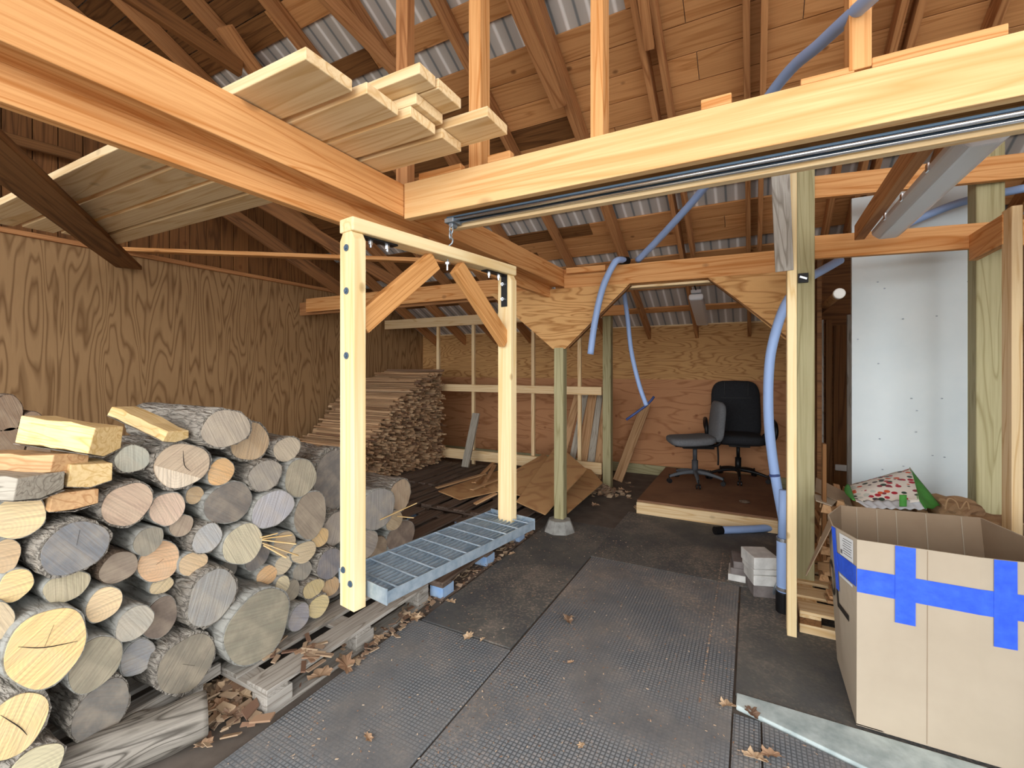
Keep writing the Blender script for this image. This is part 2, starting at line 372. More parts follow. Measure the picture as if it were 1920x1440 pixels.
# ================================================================ SETTING
XL, YB, ZL = -5.2, 6.42, 2.54
def roofz(y): return 2.03+.5*(6.4-y) if y > .9 else 4.78-.5*(.9-y)
struct(MB().box((0, 1.25, -.03), (14, 10.5, .06)).build('floor', 'dirt'))
struct(MB().box((0, -14, -.06), (60, 22, .06)).build('floor_outside', 'ground'))
# left wall: plywood with battens on its top, gable siding above
wl = struct(MB().box((XL-.012, 2.4, ZL/2), (.024, 8.1, ZL)).build('wall_left', 'wallply'))
struct(abox('trim_1', XL, XL+.04, -1.6, YB, ZL-.02, ZL+.02, 'rafter', axis='Y'))
gable = struct(empty('wall_gable'))
y = -1.6
while y < YB:
    wdt = .14+.05*R.random()
    a = MB().prism([Vector((XL-.05, y, ZL-.1)), Vector((XL-.05, y+wdt-.008, ZL-.1)), Vector((XL-.05, y+wdt-.008, max(ZL, roofz(y+wdt)))), Vector((XL-.05, y, max(ZL, roofz(y))))], (.022+.01*R.random(), 0, 0))
    # grain vertical: build in a frame whose local X is world Z
    mw = Matrix(((0, 0, 1, 0), (0, 1, 0, 0), (1, 0, 0, 0), (0, 0, 0, 1)))
    bmesh.ops.transform(a.bm, matrix=mw.inverted(), verts=a.bm.verts)
    o = a.build('siding_board', 'siding', gable); o.matrix_basis = mw
    y += wdt
struct(MB().box((XL-.08, 2.4, 3.6), (.02, 8.1, 2.4)).build('wall_gable_sheet', 'old'))
# back wall: upper fir plywood, lower reddish plywood, treated sill board
struct(MB().box((-1.2, YB+.01, 1.67), (8.0, .02, .72)).build('wall_back', 'backply'))
struct(MB().box((-1.2, YB+.012, .66), (8.0, .016, 1.30)).build('wall_back_lower', 'redply'))
struct(abox('baseboard_back', -5.2, 2.8, YB-.03, YB, 0, .13, 'green'))
struct(abox('trim_2', -5.2, 2.8, YB, YB+.09, 2.03, 2.06, 'spruce_light'))
# right side: pale panel wall near the box, dark boarded end wall further right
struct(MB().box((1.235, 2.32, 1.15), (.03, 1.66, 2.3)).build('wall_right', 'panel'))
struct(MB().box((2.85, 4.1, 2.3), (.03, 4.6, 4.6)).build('wall_right_outer', 'old'))

struct(MB().box((1.65, 5.3, 1.6), (2.36, .03, 3.2)).build('wall_gap_darkener', 'siding'))  # added wall that makes the gap beside the white panel dark
struct(MB().box((.46, 5.3, 1.15), (.03, 2.2, 2.3)).build('wall_gap_darkener_side', 'old'))  # added side wall, closes the gap off so it stays dark
# roof: skip sheathing under ribbed metal, rafters below
roof = struct(empty('ceiling'))
SL = math.atan(.5); cs, sn = math.cos(SL), math.sin(SL)
def slope_box(name, x0, x1, ya, yb, t, off, mat, parent):
    """board lying on the roof plane between ya and yb (plan), t thick, off = offset below the sheathing underside"""
    pa = Vector((0, ya, roofz(ya)+off)); pb = Vector((0, yb, roofz(yb)+off)); d = (pb-pa); L = d.length
    q = Matrix(((1, 0, 0), (0, d.y/L, -d.z/L), (0, d.z/L, d.y/L))).to_4x4(); mid = (pa+pb)/2; q.translation = (0+(x0+x1)/2, mid.y, mid.z)
    o = MB().box((0, 0, t/2), (x1-x0, L, t)).build(name, mat, parent, .002); o.matrix_basis = q; return o
slope_box('metal_roofing', XL-.3, 3.1, .9, 7.1, .004, .028, 'roofmetal', roof)
slope_box('metal_roofing', XL-.3, 3.1, -1.9, .9, .004, .028, 'roofmetal', roof)
yy = 1.0
def boards(y0, y1, n, x0=XL-.2, x1=3.0):
    for i in range(n):
        a = y0+(y1-y0)*i/n; bb = y0+(y1-y0)*(i+1)/n-.006
        c = x0
        while c < x1:
            e = min(x1, c+2.0+2.2*R.random()); slope_box('roof_board', c, e-.004, a, bb, .02, 0, 'old' if c < -3.4 else 'sheath', roof); c = e  # older wood at the left, darker also to put roof shade into the colour
boards(.92, 2.33, 8); boards(2.58, 2.73, 1); boards(2.93, 4.36, 8); boards(4.55, 4.98, 3)
boards(5.12, 5.22, 1); boards(5.55, 5.65, 1); boards(6.0, 6.1, 1)
boards(2.33, 2.58, 1, -.95, 3.0); boards(2.73, 2.93, 1, -.72, 3.0); boards(-1.8, .88, 15)
k = -8
xr = []
for k in range(-8, 5):
    X = -.03+.61*k; xr.append(X)
    for (ya, yb) in ((.92, 6.75), (-1.8, .88)):
        a = Vector((X, ya, roofz(ya)-.085)); c = Vector((X, yb, roofz(yb)-.085))
        bar('rafter', a, c, .04, .14, 'rafter', roof)
# doubled rafters
for X in (-.58, .02, .70, .78, -1.26):
    bar('rafter', (X+.045, 1.5, roofz(1.5)-.09), (X+.045, 5.0, roofz(5.0)-.09), .038, .12, 'rafter', roof)
bar('ridge_board', (XL, .9, 4.66), (3, .9, 4.66), .04, .2, 'rafter', roof)

# ================================================================ BEAMS, POSTS
hb = empty('header_beam', (-1.48, 1.7, 2.17)); tag(hb, 'long pale header beam carrying the steel door rail across the front', 'beam')
bar('front_plank', (-1.475, 1.70, 2.255), (2.6, 1.70, 2.255), .04, .17, 'header', hb)
bar('rear_plank', (-1.30, 1.83, 2.235), (2.6, 1.83, 2.235), .04, .21, 'spruce_light', hb)
bar('soffit_board', (-1.475, 1.765, 2.20), (2.6, 1.765, 2.20), .088, .03, 'spruce', hb)
for (a, c, hgt) in ((790, 868, .03), (918, 960, .032), (1315, 1372, .035), (1500, 1600, .02), (1632, 1885, .03)):
    p = PY(a, 300, 1.70); q = PY(c, 300, 1.70)
    bar('shim_block', (p.x, 1.70, 2.34+hgt/2), (q.x, 1.70, 2.34+hgt/2), .04, hgt, 'spruce', hb)
track = tag(empty('steel_rail', (-1.25, 1.77, 2.15)), 'shiny double steel track under the header beam', 'rail')
o = MB()
for yo in (-.024, .024): o.cyl((-.02, yo, 0), (3.8, yo, 0), .008, n=10)
o.build('rail_tube', 'chrome', track, smooth=True)
MB().box((1.9, 0, .012), (3.84, .06, .008)).build('rail_channel', 'raildark', track, .001)
# left beam (two plies, the outer one lower)
lb = empty('long_beam', (-1.5, 1.7, 2.1)); tag(lb, 'long orange beam running from upper left corner back to the plywood gussets', 'beam')
bar('inner_plank', (-1.50, -1.5, 2.26), (-1.50, 3.80, 2.26), .04, .155, 'spruce', lb)
bar('outer_plank', (-1.62, -1.5, 2.17), (-1.62, 3.80, 2.17), .04, .15, 'spruce', lb)
bar('soffit_board', (-1.56, -1.5, 2.20), (-1.56, 3.80, 2.20), .085, .02, 'spruce', lb)
# back beam
bb = empty('cross_beam', (-1.5, 3.9, 2.16)); tag(bb, 'cross beam with plywood gusset corners above the arched opening', 'beam')
bar('face_plank', (-1.48, 3.80, 2.25), (.36, 3.93, 2.25), .04, .165, 'spruce', bb)
bar('face_plank', (-1.6, 3.89, 2.25), (.34, 4.02, 2.25), .04, .165, 'spruce', bb)
bar('lower_plate', (-1.1, 3.9, 2.145), (.1, 3.97, 2.145), .10, .02, 'spruce_light', bb)
bar('end_block', (-1.44, 3.74, 2.31), (-1.1, 3.78, 2.31), .03, .05, 'spruce', bb)
def gus(name, pts):
    o = MB().prism([Vector(p) for p in pts], (-.0011, .016, 0)).build(name, 'gusset'); return o
dy = .07
def gy(x): return 3.762+dy*(x+1.48)
G1 = [(-2.2, 2.165), (-.90, 2.165), (-1.46, 1.63), (-1.575, 1.63)]
g = gus('gusset_plate', [(x, gy(x), z) for x, z in G1]); part_world(g, bb)
G2 = [(-.305, 2.165), (.27, 2.165), (.27, 1.615)]
g = gus('gusset_plate', [(x, gy(x), z) for x, z in G2]); part_world(g, bb)
bar('gusset_edge', (-1.44, 3.80, 1.64), (-.90, 3.84, 2.155), .05, .012, 'old', bb)
bar('gusset_edge', (.28, 3.90, 1.63), (-.30, 3.87, 2.155), .05, .012, 'old', bb)
bar('extension_plank', (-4.9, 3.80, 2.24), (-1.66, 3.84, 2.24), .04, .165, 'spruce', bb)
bar('extension_plank', (-5.15, 3.90, 2.22), (-1.66, 3.92, 2.22), .04, .165, 'rafter', bb)
t = tag(bar('tie_rail', (-5.15, 2.05, 2.56), (-1.66, 3.70, 2.38), .08, .035, 'spruce'), 'thin horizontal tie rail from the plywood wall top to the long beam', 'rail')
# right beams
tag(bar('storage_lintel', (.2, 3.42, 2.22), (1.36, 3.62, 2.22), .04, .145, 'spruce'), 'lower spruce lintel with bulging knots above the white panel', 'beam')
tag(bar('storage_rail', (.2, 3.42, 2.60), (1.42, 3.64, 2.60), .04, .14, 'spruce'), 'upper spruce rail fixed above the lintel on the treated posts', 'beam')
tag(bar('return_plank', (1.13, 3.56, 2.15), (1.125, 3.15, 2.15), .04, .15, 'spruce'), 'short plank running forward from the right treated post', 'plank')
# posts
def post(name, x, y, z0, z1, w, mat, label):
    return tag(bar(name, (x, y, z0), (x, y, z1), w, w, mat, up=(0, 1, 0), bevel=.006), label, 'post')
post('treated_post', -1.52, 3.80, .115, 1.64, .09, 'green', 'slim greenish treated post standing on a concrete pier below the gusset')
pier = MB()
bm = pier.bm
for zz, rr in ((0, .155), (.03, .15), (.115, .095)):
    pass
def frustum(mb, c, r0, r1, h, n=8):
    mb.cyl((c[0], c[1], c[2]), (c[0], c[1], c[2]+h), r0, r1, n)
frustum(pier, (0, 0, 0), .15, .10, .112, 8)
o = pier.build('concrete_pier', 'concrete', None, .006); o.location = (-1.52, 3.78, 0.0); tag(o, 'small grey concrete pier block under the slim treated post', 'pier')
post('treated_post', -1.56, 5.45, 0.0, 2.2, .10, 'green', 'treated post at the right end of the stud framing, dry leaves at its foot')
post('treated_post', .298, 3.42, .06, 3.0, .095, 'green', 'tall treated post right behind the yellow stud')
post('treated_post', 1.235, 3.72, 0, 2.9, .125, 'green', 'wide treated post with a big knot, right of the white panel')
o = tag(bar('yellow_stud', (.19, 2.9, 0), (.19, 2.9, 2.6), .045, .085, 'swing', up=(0, 1, 0)), 'bright yellow stud standing on the mat left of the cardboard box', 'stud')
o = tag(bar('grey_plank', (.155, 2.86, 1.98), (.125, 2.74, 2.62), .085, .02, 'weathered', up=(0, 1, 0)), 'grey weathered plank hanging at the top of the yellow stud', 'plank')
o = tag(bar('door_jamb', (1.13, 3.12, 0), (1.13, 3.12, 2.24), .04, .10, 'spruce_light', up=(0, 1, 0)), 'pale door jamb at the right edge behind the cardboard box', 'stud')
clip = tag(MB().box((.37, 3.35, 1.0), (.0, .0, .0)).build('tmp', 'black'), 'x', 'x'); bpy.data.objects.remove(clip)
cl = tag(empty('pipe_clip', (.283, 3.36, 2.02)), 'black metal clip on the tall treated post beside the blue tube', 'clip')
MB().box((0, 0, 0), (.055, .012, .06)).build('clip_plate', 'black', cl, .002)
MB().box((.0, -.01, .0), (.04, .01, .012), Matrix.Rotation(.4, 3, 'Y')).build('clip_tongue', 'chrome', cl)
# uprights from the header to the roof
for X, yb_, t_, lab in ((-1.10, 1.76, .062, 'spruce upright between header beam and roof, behind the board stack ends'), (-.53, 1.74, .05, 'spruce upright on the header beam, midway along it'),
                   (.285, 1.72, .055, 'spruce upright on the header beam next to the blue tube, at the right')):
    z1 = roofz(yb_)-.2
    tag(bar('roof_upright', (X, yb_, 2.345), (X, yb_, z1), t_, .085, 'spruce', up=(0, 1, 0)), lab, 'upright')
tag(bar('roof_upright', (-1.66, 1.90, 2.30), (-1.66, 1.90, 4.1), .08, .06, 'rafter', up=(0, 1, 0)), 'dark upright beside the long beam, behind the stacked boards', 'upright')
# truss webs on the left
def web(p0, p1, lab, w=.04, h=.13, mat='old', up=(0, 0, 1)):
    return tag(bar('truss_brace', p0, p1, w, h, mat, up=up), lab, 'brace')
web((-2.25, .45, 2.235), (-5.17, 2.08, 2.41), 'wide dark brace sloping down to the plywood wall top at far left', .19, .035, 'old')
def PR(px, py, off=.26):
    q = ray(px, py); return Vector((0, 0, H))+q*((3.78-off)/(q.z+.5*q.y))
web(PR(230, -20, .6), PR(452, 130, .3), 'brown brace slanting across the dark roof at upper left', .05, .12, 'siding')
web(PR(560, -60, .3), PR(760, 150, .3), 'rough brown brace crossing the roof metal above the board stack', .05, .10, 'rafter')
web(PR(420, 50, .22), PR(560, 250, .22), 'short rafter scab beside the dark metal strip at upper left', .14, .03, 'rafter')
web(PR(940, -60, .22), PR(1050, 200, .22), 'brown scab plank nailed along a rafter above the header', .10, .04, 'rafter')
web(PR(1198, -60, .22), PR(1218, 92, .22), 'short pointed scab plank hanging under the roof boards', .06, .03, 'rafter')
web(PX(-80, 90, -5.0), PX(240, 240, -5.0), 'dark horizontal beam on the gable wall at upper left', .05, .2, 'old')
web(PX(-80, 235, -5.08), PX(150, 295, -5.08), 'thin dark rail on the gable wall beside the wide brace', .04, .08, 'old')
web(PX(330, 330, -4.9), PX(650, 552, -4.3), 'brown diagonal brace low behind the swing frame post', .04, .14, 'siding')
web(PX(360, 300, -4.6), PX(740, 530, -3.5), 'brown diagonal brace meeting the tie rail behind the swing frame', .04, .12, 'siding')

# ---------------------------------------------------------------- stud framing in front of the back wall
fr = tag(empty('stud_partition', (-3.4, 5.45, 0)), 'open stud partition with crosswise rails between wood stack and treated post', 'framing')
for nm, z0, z1 in (('bottom_rail', .16, .30), ('middle_rail', 1.13, 1.23), ('top_rail', 2.08, 2.22)):
    bar(nm, (XL+.03, 5.42 if nm != 'top_rail' else 5.45, (z0+z1)/2), (-1.625, 5.42 if nm != 'top_rail' else 5.45, (z0+z1)/2), .04, z1-z0, 'spruce_light', fr)
for px in (822, 888, 1000, 1087):
    p = PY(px, 700, 5.47); bar('stud', (p.x, 5.47, .0), (p.x, 5.47, 2.08), .045, .04, 'spruce_light', fr, up=(0, 1, 0))
bar('cap_block', (-1.62, 5.36, 2.15), (-1.3, 5.36, 2.15), .04, .12, 'spruce', fr)
# leaning boards
p = 0
for i, (px, lean, wd_, lab) in enumerate(((1066, .14, .1, 'grey board leaning in the stud partition, leftmost of the bundle'), (1082, .10, .08, 'weathered board leaning in the stud partition, second of the bundle'),
        (1098, .07, .12, 'brown board leaning in the bundle, behind the middle stud'), (1112, .05, .09, 'narrow board leaning in the bundle close to the treated post'), (1124, .03, .1, 'weathered board tight against the treated post'))):
    a = PY(px, 880, 5.56+.012*i); tag(bar('leaning_board', (a.x-lean, 5.50+.03*i, .05), (a.x+lean*.7, 5.66+.03*i, 1.12), wd_, .018, 'splitgrey' if i % 2 else 'scrap', up=(0, 1, 0)), lab, 'board', 'boards leaning behind the partition')
tag(bar('leaning_board', (-1.52, 5.75, .02), (-1.25, 6.2, .98), .12, .02, 'scrap', up=(0, 1, 0)), 'brown board leaning right of the treated post near the back wall', 'board', 'boards leaning behind the partition')
tag(bar('leaning_board', PY(872, 876, 5.1), PY(893, 775, 5.36), .11, .03, 'splitgrey', up=(0, 1, 0)), 'short grey board leaning on the partition beside the kindling stack', 'board')

# ================================================================ FLOOR COVERINGS
def matbox(name, x0, x1, y0, y1, mat, lab):
    o = MB().box((0, 0, .006), (x1-x0, y1-y0, .012)).build(name, mat, None, .003); o.location = ((x0+x1)/2, (y0+y1)/2, 0); return tag(o, lab, 'mat')
matbox('rubber_mat', -1.72, -1.095, .2, 2.05, 'mat', 'studded grey rubber mat beside the weathered pallet, nearest left')
matbox('rubber_mat', -1.68, -1.10, 2.06, 4.05, 'matflat', 'dusty flat rubber mat in front of the blue pallet blocks')
matbox('rubber_mat', -1.085, -.075, .2, 3.36, 'mat', 'wide studded rubber mat down the centre of the floor')
matbox('rubber_mat', -1.10, .30, 3.37, 4.60, 'matflat', 'dark rubber mat in front of the plywood platform')
matbox('rubber_mat', -.065, 2.0, 2.24, 3.36, 'matflat', 'smooth dark rubber mat under the cardboard box')
matbox('rubber_mat', -.068, .03, .2, 2.11, 'mat', 'narrow studded rubber strip in front of the concrete sill')
fm = tag(MB().prism([Vector((.037, .2, 0)), Vector((1.5, .2, 0)), Vector((1.5, 1.69, 0)), Vector((.037, 2.11, 0))], (0, 0, .012)).build('rubber_mat', 'mat'), 'studded rubber mat at the bottom right corner below the sill', 'mat')
sill = MB().prism([Vector((-.06, 2.15, 0)), Vector((-.06, 2.235, 0)), Vector((2.4, 2.235, 0)), Vector((2.4, 1.45, 0))], (0, 0, .022)).build('concrete_sill', 'sill', None, .004)
tag(sill, 'bluish white concrete sill strip in front of the cardboard box', 'sill')
# chips and litter (uncountable)
def chips(name, lab, cat, n, fn, mat, s0, s1, kind='stuff', curl=0):
    mb = MB()
    for i in range(n):
        x, y, z = fn(); s = s0+(s1-s0)*R.random()**2; a = R.random()*6.28
        e = Matrix.Rotation(a, 3, 'Z') @ Matrix.Rotation((R.random()-.5)*curl, 3, 'X')
        pts = [e @ Vector(v) for v in ((-s, -s*.35, 0), (s*.8, -s*.5, 0), (s, s*.4, 0), (-s*.7, s*.3, 0))]
        pts = [Vector((x, y, z))+p for p in pts]
        mb.prism(pts, (0, 0, s*.18))
    return tag(mb.build(name, mat), lab, cat, None, kind)
def f1():
    x = -1.72+1.95*R.random(); y = .3+3.6*R.random()
    if x > -.07 and y > 2.1: x = -.2
    return x, y, .0135
chips('wood_chips', 'tiny pale wood chips and dust scattered over the rubber mats', 'wood chips', 2600, f1, 'chips', .0015, .0065)
def f1b():
    t = R.random(); y = .4+3.3*t; x = -1.075+abs(R.gauss(0, .16)); return x, y, .0135
chips('sawdust', 'reddish sawdust line gathered along the centre mat seam', 'sawdust', 2200, f1b, 'litter', .0012, .004)
def f2():
    a = R.random(); return -1.85+.16*R.random(), 1.55+2.1*a, .005+.03*R.random()
chips('leaf_litter', 'crumbled brown leaf litter along the foot of the pallets', 'leaf litter', 500, f2, 'litter', .008, .03, curl=1.6)
def f3():
    r = abs(R.gauss(0, .12)); a = R.random()*6.28; return -1.55+r*math.cos(a), 5.2+r*math.sin(a)*.8, .01+max(0, .09-r*.35)*R.random()
chips('leaf_heap', 'heap of dry leaves at the foot of the far treated post', 'leaf heap', 420, f3, 'litter', .015, .04, curl=2)
def f4():
    return -1.98+.10*R.gauss(0, 1), 1.13+.07*R.gauss(0, 1), .01+.05*R.random()
chips('leaf_heap', 'heap of dry oak leaves between the loose grey log and the pallet corner', 'leaf heap', 150, f4, 'litter', .015, .045, curl=2)
# oak leaves: individuals
def leaf_mesh(seed):
    r = random.Random(seed); bm = bmesh.new(); n = 26; pts = []
    for i in range(n):
        a = 2*math.pi*i/n; lobes = 1+.34*math.cos(7*a+r.random()*.3)
        x = .05*math.cos(a)*(1+.12*math.cos(7*a)); y = .028*math.sin(a)*lobes*(1+.3*math.cos(a))
        pts.append((x, y))
    c = bm.verts.new((0, 0, .006)); vs = [bm.verts.new((x, y, .004+.5*abs(y)*(.6+r.random()*.5)+.012*r.random())) for x, y in pts]
    for i in range(n): bm.faces.new((c, vs[i], vs[(i+1) % n]))
    s = [bm.verts.new(v) for v in ((-.05, -.0012, .004), (-.075, -.001, .002), (-.075, .001, .002), (-.05, .0012, .004))]; bm.faces.new(s)
    me = bpy.data.meshes.new('oak_leaf'); bm.to_mesh(me); bm.free(); me.materials.append(M['leaf']); return me
LM = [leaf_mesh(i) for i in range(4)]
def leaf(px, py, z, s, lab, group=None):
    o = bpy.data.objects.new('oak_leaf', LM[R.randrange(4)]); COL.objects.link(o); o.location = PZ(px, py, z); o.rotation_euler = (R.uniform(-.25, .25), R.uniform(-.25, .25), R.random()*6.28); o.scale = (s, s, s)
    tag(o, lab, 'leaf', group)
for px, py, s, lab in ((1065, 1165, .9, 'tan oak leaf alone in the middle of the centre mat'), (878, 1195, .7, 'brown oak leaf on the mat right of the pallet'), (905, 1200, .35, 'small leaf scrap beside the brown oak leaf near the pallet'),
        (383, 1400, .7, 'tan oak leaf on the mat below the leaf heap'), (650, 1250, 1.2, 'large curled oak leaf against the middle pallet block'), (600, 1270, 1.1, 'brown oak leaf tucked under the pallet edge'),
        (712, 1200, .8, 'oak leaf at the foot of the middle pallet block'), (778, 1160, 1.0, 'oak leaf below the brown plank'), (1362, 1325, .8, 'reddish oak leaf left of the sill end'), (1410, 1340, .8, 'pale oak leaf on the sill end'),
        (1415, 1425, .9, 'tan oak leaf on the strip at the bottom edge'), (1445, 1418, .7, 'curled oak leaf at the bottom edge right of a tan one'), (960, 1040, .6, 'small leaf on the floor near the concrete pier'),
        (690, 1385, .5, 'tiny leaf on the studded mat near the pallet front'), (1180, 935, .6, 'leaf on the dark mat left of the platform'), (845, 1130, .7, 'leaf on the mat by the blue pallet block'),
        (1070, 1243, .35, 'pale leaf scrap on the centre mat'), (1090, 1400, .4, 'dark leaf scrap low on the centre mat'), (925, 1010, .4, 'leaf scrap beside the farthest blue block')):
    leaf(px, py, .016, s, lab)
for (px0, py0, n, lab, grp, z, sp_) in ((400, 1320, 14, 'dry oak leaf lying in the heap at the pallet corner', 'oak leaves heaped at the pallet corner', .05, 34), (1140, 925, 12, 'dry leaf lying on the heap at the far treated post', 'oak leaves heaped at the far treated post', .05, 26)):
    for i in range(n): leaf(px0+R.gauss(0, sp_), py0+R.gauss(0, sp_*.6), z-.025+.03*R.random(), .9, lab, grp)

# ================================================================ PALLETS
def pallet(x0, x1, y0, y1, lab, slatdir='Y', mat='weathered', blockmat='weathered', nsl=6, blocks=3, h=.12, rz=0, slatmat=None):
    cx, cy = (x0+x1)/2, (y0+y1)/2; t = tag(empty('pallet', (cx, cy, 0), rz), lab, 'pallet'); W, L = x1-x0, y1-y0
    def add(nm, a0, a1, b0, b1, z0, z1, ax, mt):
        o = abox(nm, a0, a1, b0, b1, z0, z1, mt, None, .003, ax); o.parent = t
    th = .018; sw = (W/nsl)*.70 if slatdir == 'Y' else (L/nsl)*.74
    for i in range(nsl):
        if slatdir == 'Y':
            a = -W/2+(W-sw)*i/(nsl-1); add('deck_slat', a, a+sw, -L/2, L/2, h-th, h, 'Y', slatmat or mat)
        else:
            a = -L/2+(L-sw)*i/(nsl-1); add('deck_slat', -W/2, W/2, a, a+sw, h-th, h, 'X', slatmat or mat)
    for j in range(3):
        b = -L/2+(L-.1)*j/2
        add('cross_board', -W/2, W/2, b, b+.1, h-2*th, h-th, 'X', mat) if slatdir == 'Y' else add('cross_board', -W/2+(W-.1)*j/2, -W/2+(W-.1)*j/2+.1, -L/2, L/2, h-2*th, h-th, 'Y', mat)
        for k in range(3):
            a = -W/2+(W-.1)*k/2; add('block', a, a+.1, b, b+.12 if j < 2 else b+.1, th, h-2*th, 'Y', blockmat)
            if j == 0: add('bottom_board', a, a+.1, -L/2, L/2, 0, th, 'Y', mat)
    return t
pallet(-2.95, -1.77, 1.18, 2.24, 'weathered grey pallet at the front under the log pile, open corner towards the mat', 'Y')
pallet(-3.1, -2.08, -.15, 1.10, 'grey pallet hidden under the left end of the log pile', 'Y')
pallet(-2.9, -1.70, 2.29, 3.44, 'pallet with blue painted blocks behind the hanging swing frame', 'Y', 'darkslat', 'bluepaint')
pallet(-3.9, -2.95, 2.95, 4.15, 'dark slatted pallet in front of the kindling stack', 'Y', 'darkslat', 'darkslat', 7)
pallet(-3.9, -2.95, 4.2, 5.35, 'dark slatted pallet farthest back beside the kindling stack', 'Y', 'darkslat', 'darkslat', 7)
pallet(-2.9, -1.8, 3.55, 4.75, 'dark pallet under the spread plywood offcuts', 'Y', 'darkslat', 'darkslat', 6)
pallet(-5.1, -3.95, 3.0, 5.38, 'dark pallet carrying the kindling stack', 'Y', 'darkslat', 'darkslat', 7)
tag(bar('brown_plank', PZ(772, 1084, .14), PZ(962, 1000, .14), .13, .03, 'old'), 'worn brown plank lying along the edge of the blue block pallet', 'plank')

# ================================================================ LOG PILE
FX = -2.1
def log_place(px, py, rx, ry, X):
    a = PX(px-rx*.97, py, X); c = PX(px+rx*.97, py, X); ctr = PX(px, py, X); d = abs(ctr.x/ray(px, py).x)
    hy = abs(c.y-a.y)/2; hz = ry*d/F; cy = (a.y+c.y)/2; return [cy, ctr.z, max(.6*hz, min(hy, 1.35*hz)), hz]
def log(px, py, rx, ry, col, lab, xoff=0, L=.40, bk='bark', yaw=0, pitch=0, shag=.06, place=None):
    X = FX+xoff
    cy, cz, hy, hz = place or log_place(px, py, rx, ry, X); ctr = Vector((X, cy, cz))
    r = random.Random(int(px*7+py*13)); n = 40; ph = [r.random()*6.28 for _ in range(4)]
    def rad(t, j=0): return 1+.035*math.sin(2*t+ph[0])+.03*math.sin(3*t+ph[1])+.018*math.sin(5*t+ph[2])
    mb = MB(); bm = mb.bm; rings = []; ns = 9
    for j in range(ns+1):
        x = -L*j/ns; taper = 1+.04*(j/ns)*math.sin(ph[3]); ring = []
        for k in range(n):
            t = 2*math.pi*k/n; nz = noise.noise(Vector((x*9+px, math.cos(t)*3, math.sin(t)*3+py)))
            q = rad(t)*taper*(1.0+shag*nz + (shag*.8*(r.random()-.5) if bk == 'bark' else 0)+.012)
            ring.append(bm.verts.new((x, hy*q*math.cos(t), hz*q*math.sin(t))))
        rings.append(ring)
    for j in range(ns):
        for k in range(n): bm.faces.new((rings[j][k], rings[j][(k+1) % n], rings[j+1][(k+1) % n], rings[j+1][k]))
    bm.faces.new(rings[-1]); bm.faces.new(rings[0])
    o = mb.build('firewood_log', bk, smooth=True)
    for p in o.data.polygons:
        if len(p.vertices) > 4: p.use_smooth = False
    o.location = (X, cy, ctr.z); o.rotation_euler = (0, pitch, yaw)
    e = MB(); thick = .93 if bk == 'bark' else .965
    v = [Vector((.004, hy*rad(2*math.pi*k/n)*thick*math.cos(2*math.pi*k/n), hz*rad(2*math.pi*k/n)*thick*math.sin(2*math.pi*k/n))) for k in range(n)]
    e.prism(v, (-.01, 0, 0)); ce = e.build('cut_end', 'cut', o); ce.color = tuple(min(1, v*1.15) for v in lin(col)[:3])+(1,)
    CR = {(82, 1222): ((-.75, .35, -.1, .05, .8, -.15), (-.1, .05, .15, .6)), (44, 1352): ((-.5, .6, .1, -.1, .35, -.5),), (346, 1250): ((-.2, .1, .25, -.2),), (335, 873): ((.0, .7, .05, .0, .3, -.35),), (303, 1052): ((-.2, -.1, .2, .1),), (138, 1030): ((.1, .7, .0, .1),)}
    for seq in CR.get((px, py), ()):
        pts = [Vector((.0065, seq[i]*hy*.9, seq[i+1]*hz*.9)) for i in range(0, len(seq), 2)]
        MB().tube(pts, lambda t: .0004+.0011*math.sin(math.pi*max(.03, min(.97, t))), 6, 4).build('end_crack', 'ink', o)
    if (px, py) == (335, 873):
        v2 = [Vector((.006, hy*rad(t)*thick*math.cos(t)*.99, hz*rad(t)*thick*math.sin(t)*.99)) for t in [math.radians(168+k*(312-168)/18) for k in range(19)]]
        MB().prism(v2, (-.004, 0, 0)).build('pale_cut_half', 'cut', o).color = lin('#e2d3bd')
    return tag(o, lab, 'log', 'round logs in the firewood pile')
GR, DG, TN, YL, PT, LG = '#a49a8c', '#706c68', '#c3a987', '#e0c48e', '#c0a898', '#c2beb2'
GD, BG, OR = '#9a9280', '#7f8288', '#d0a878'
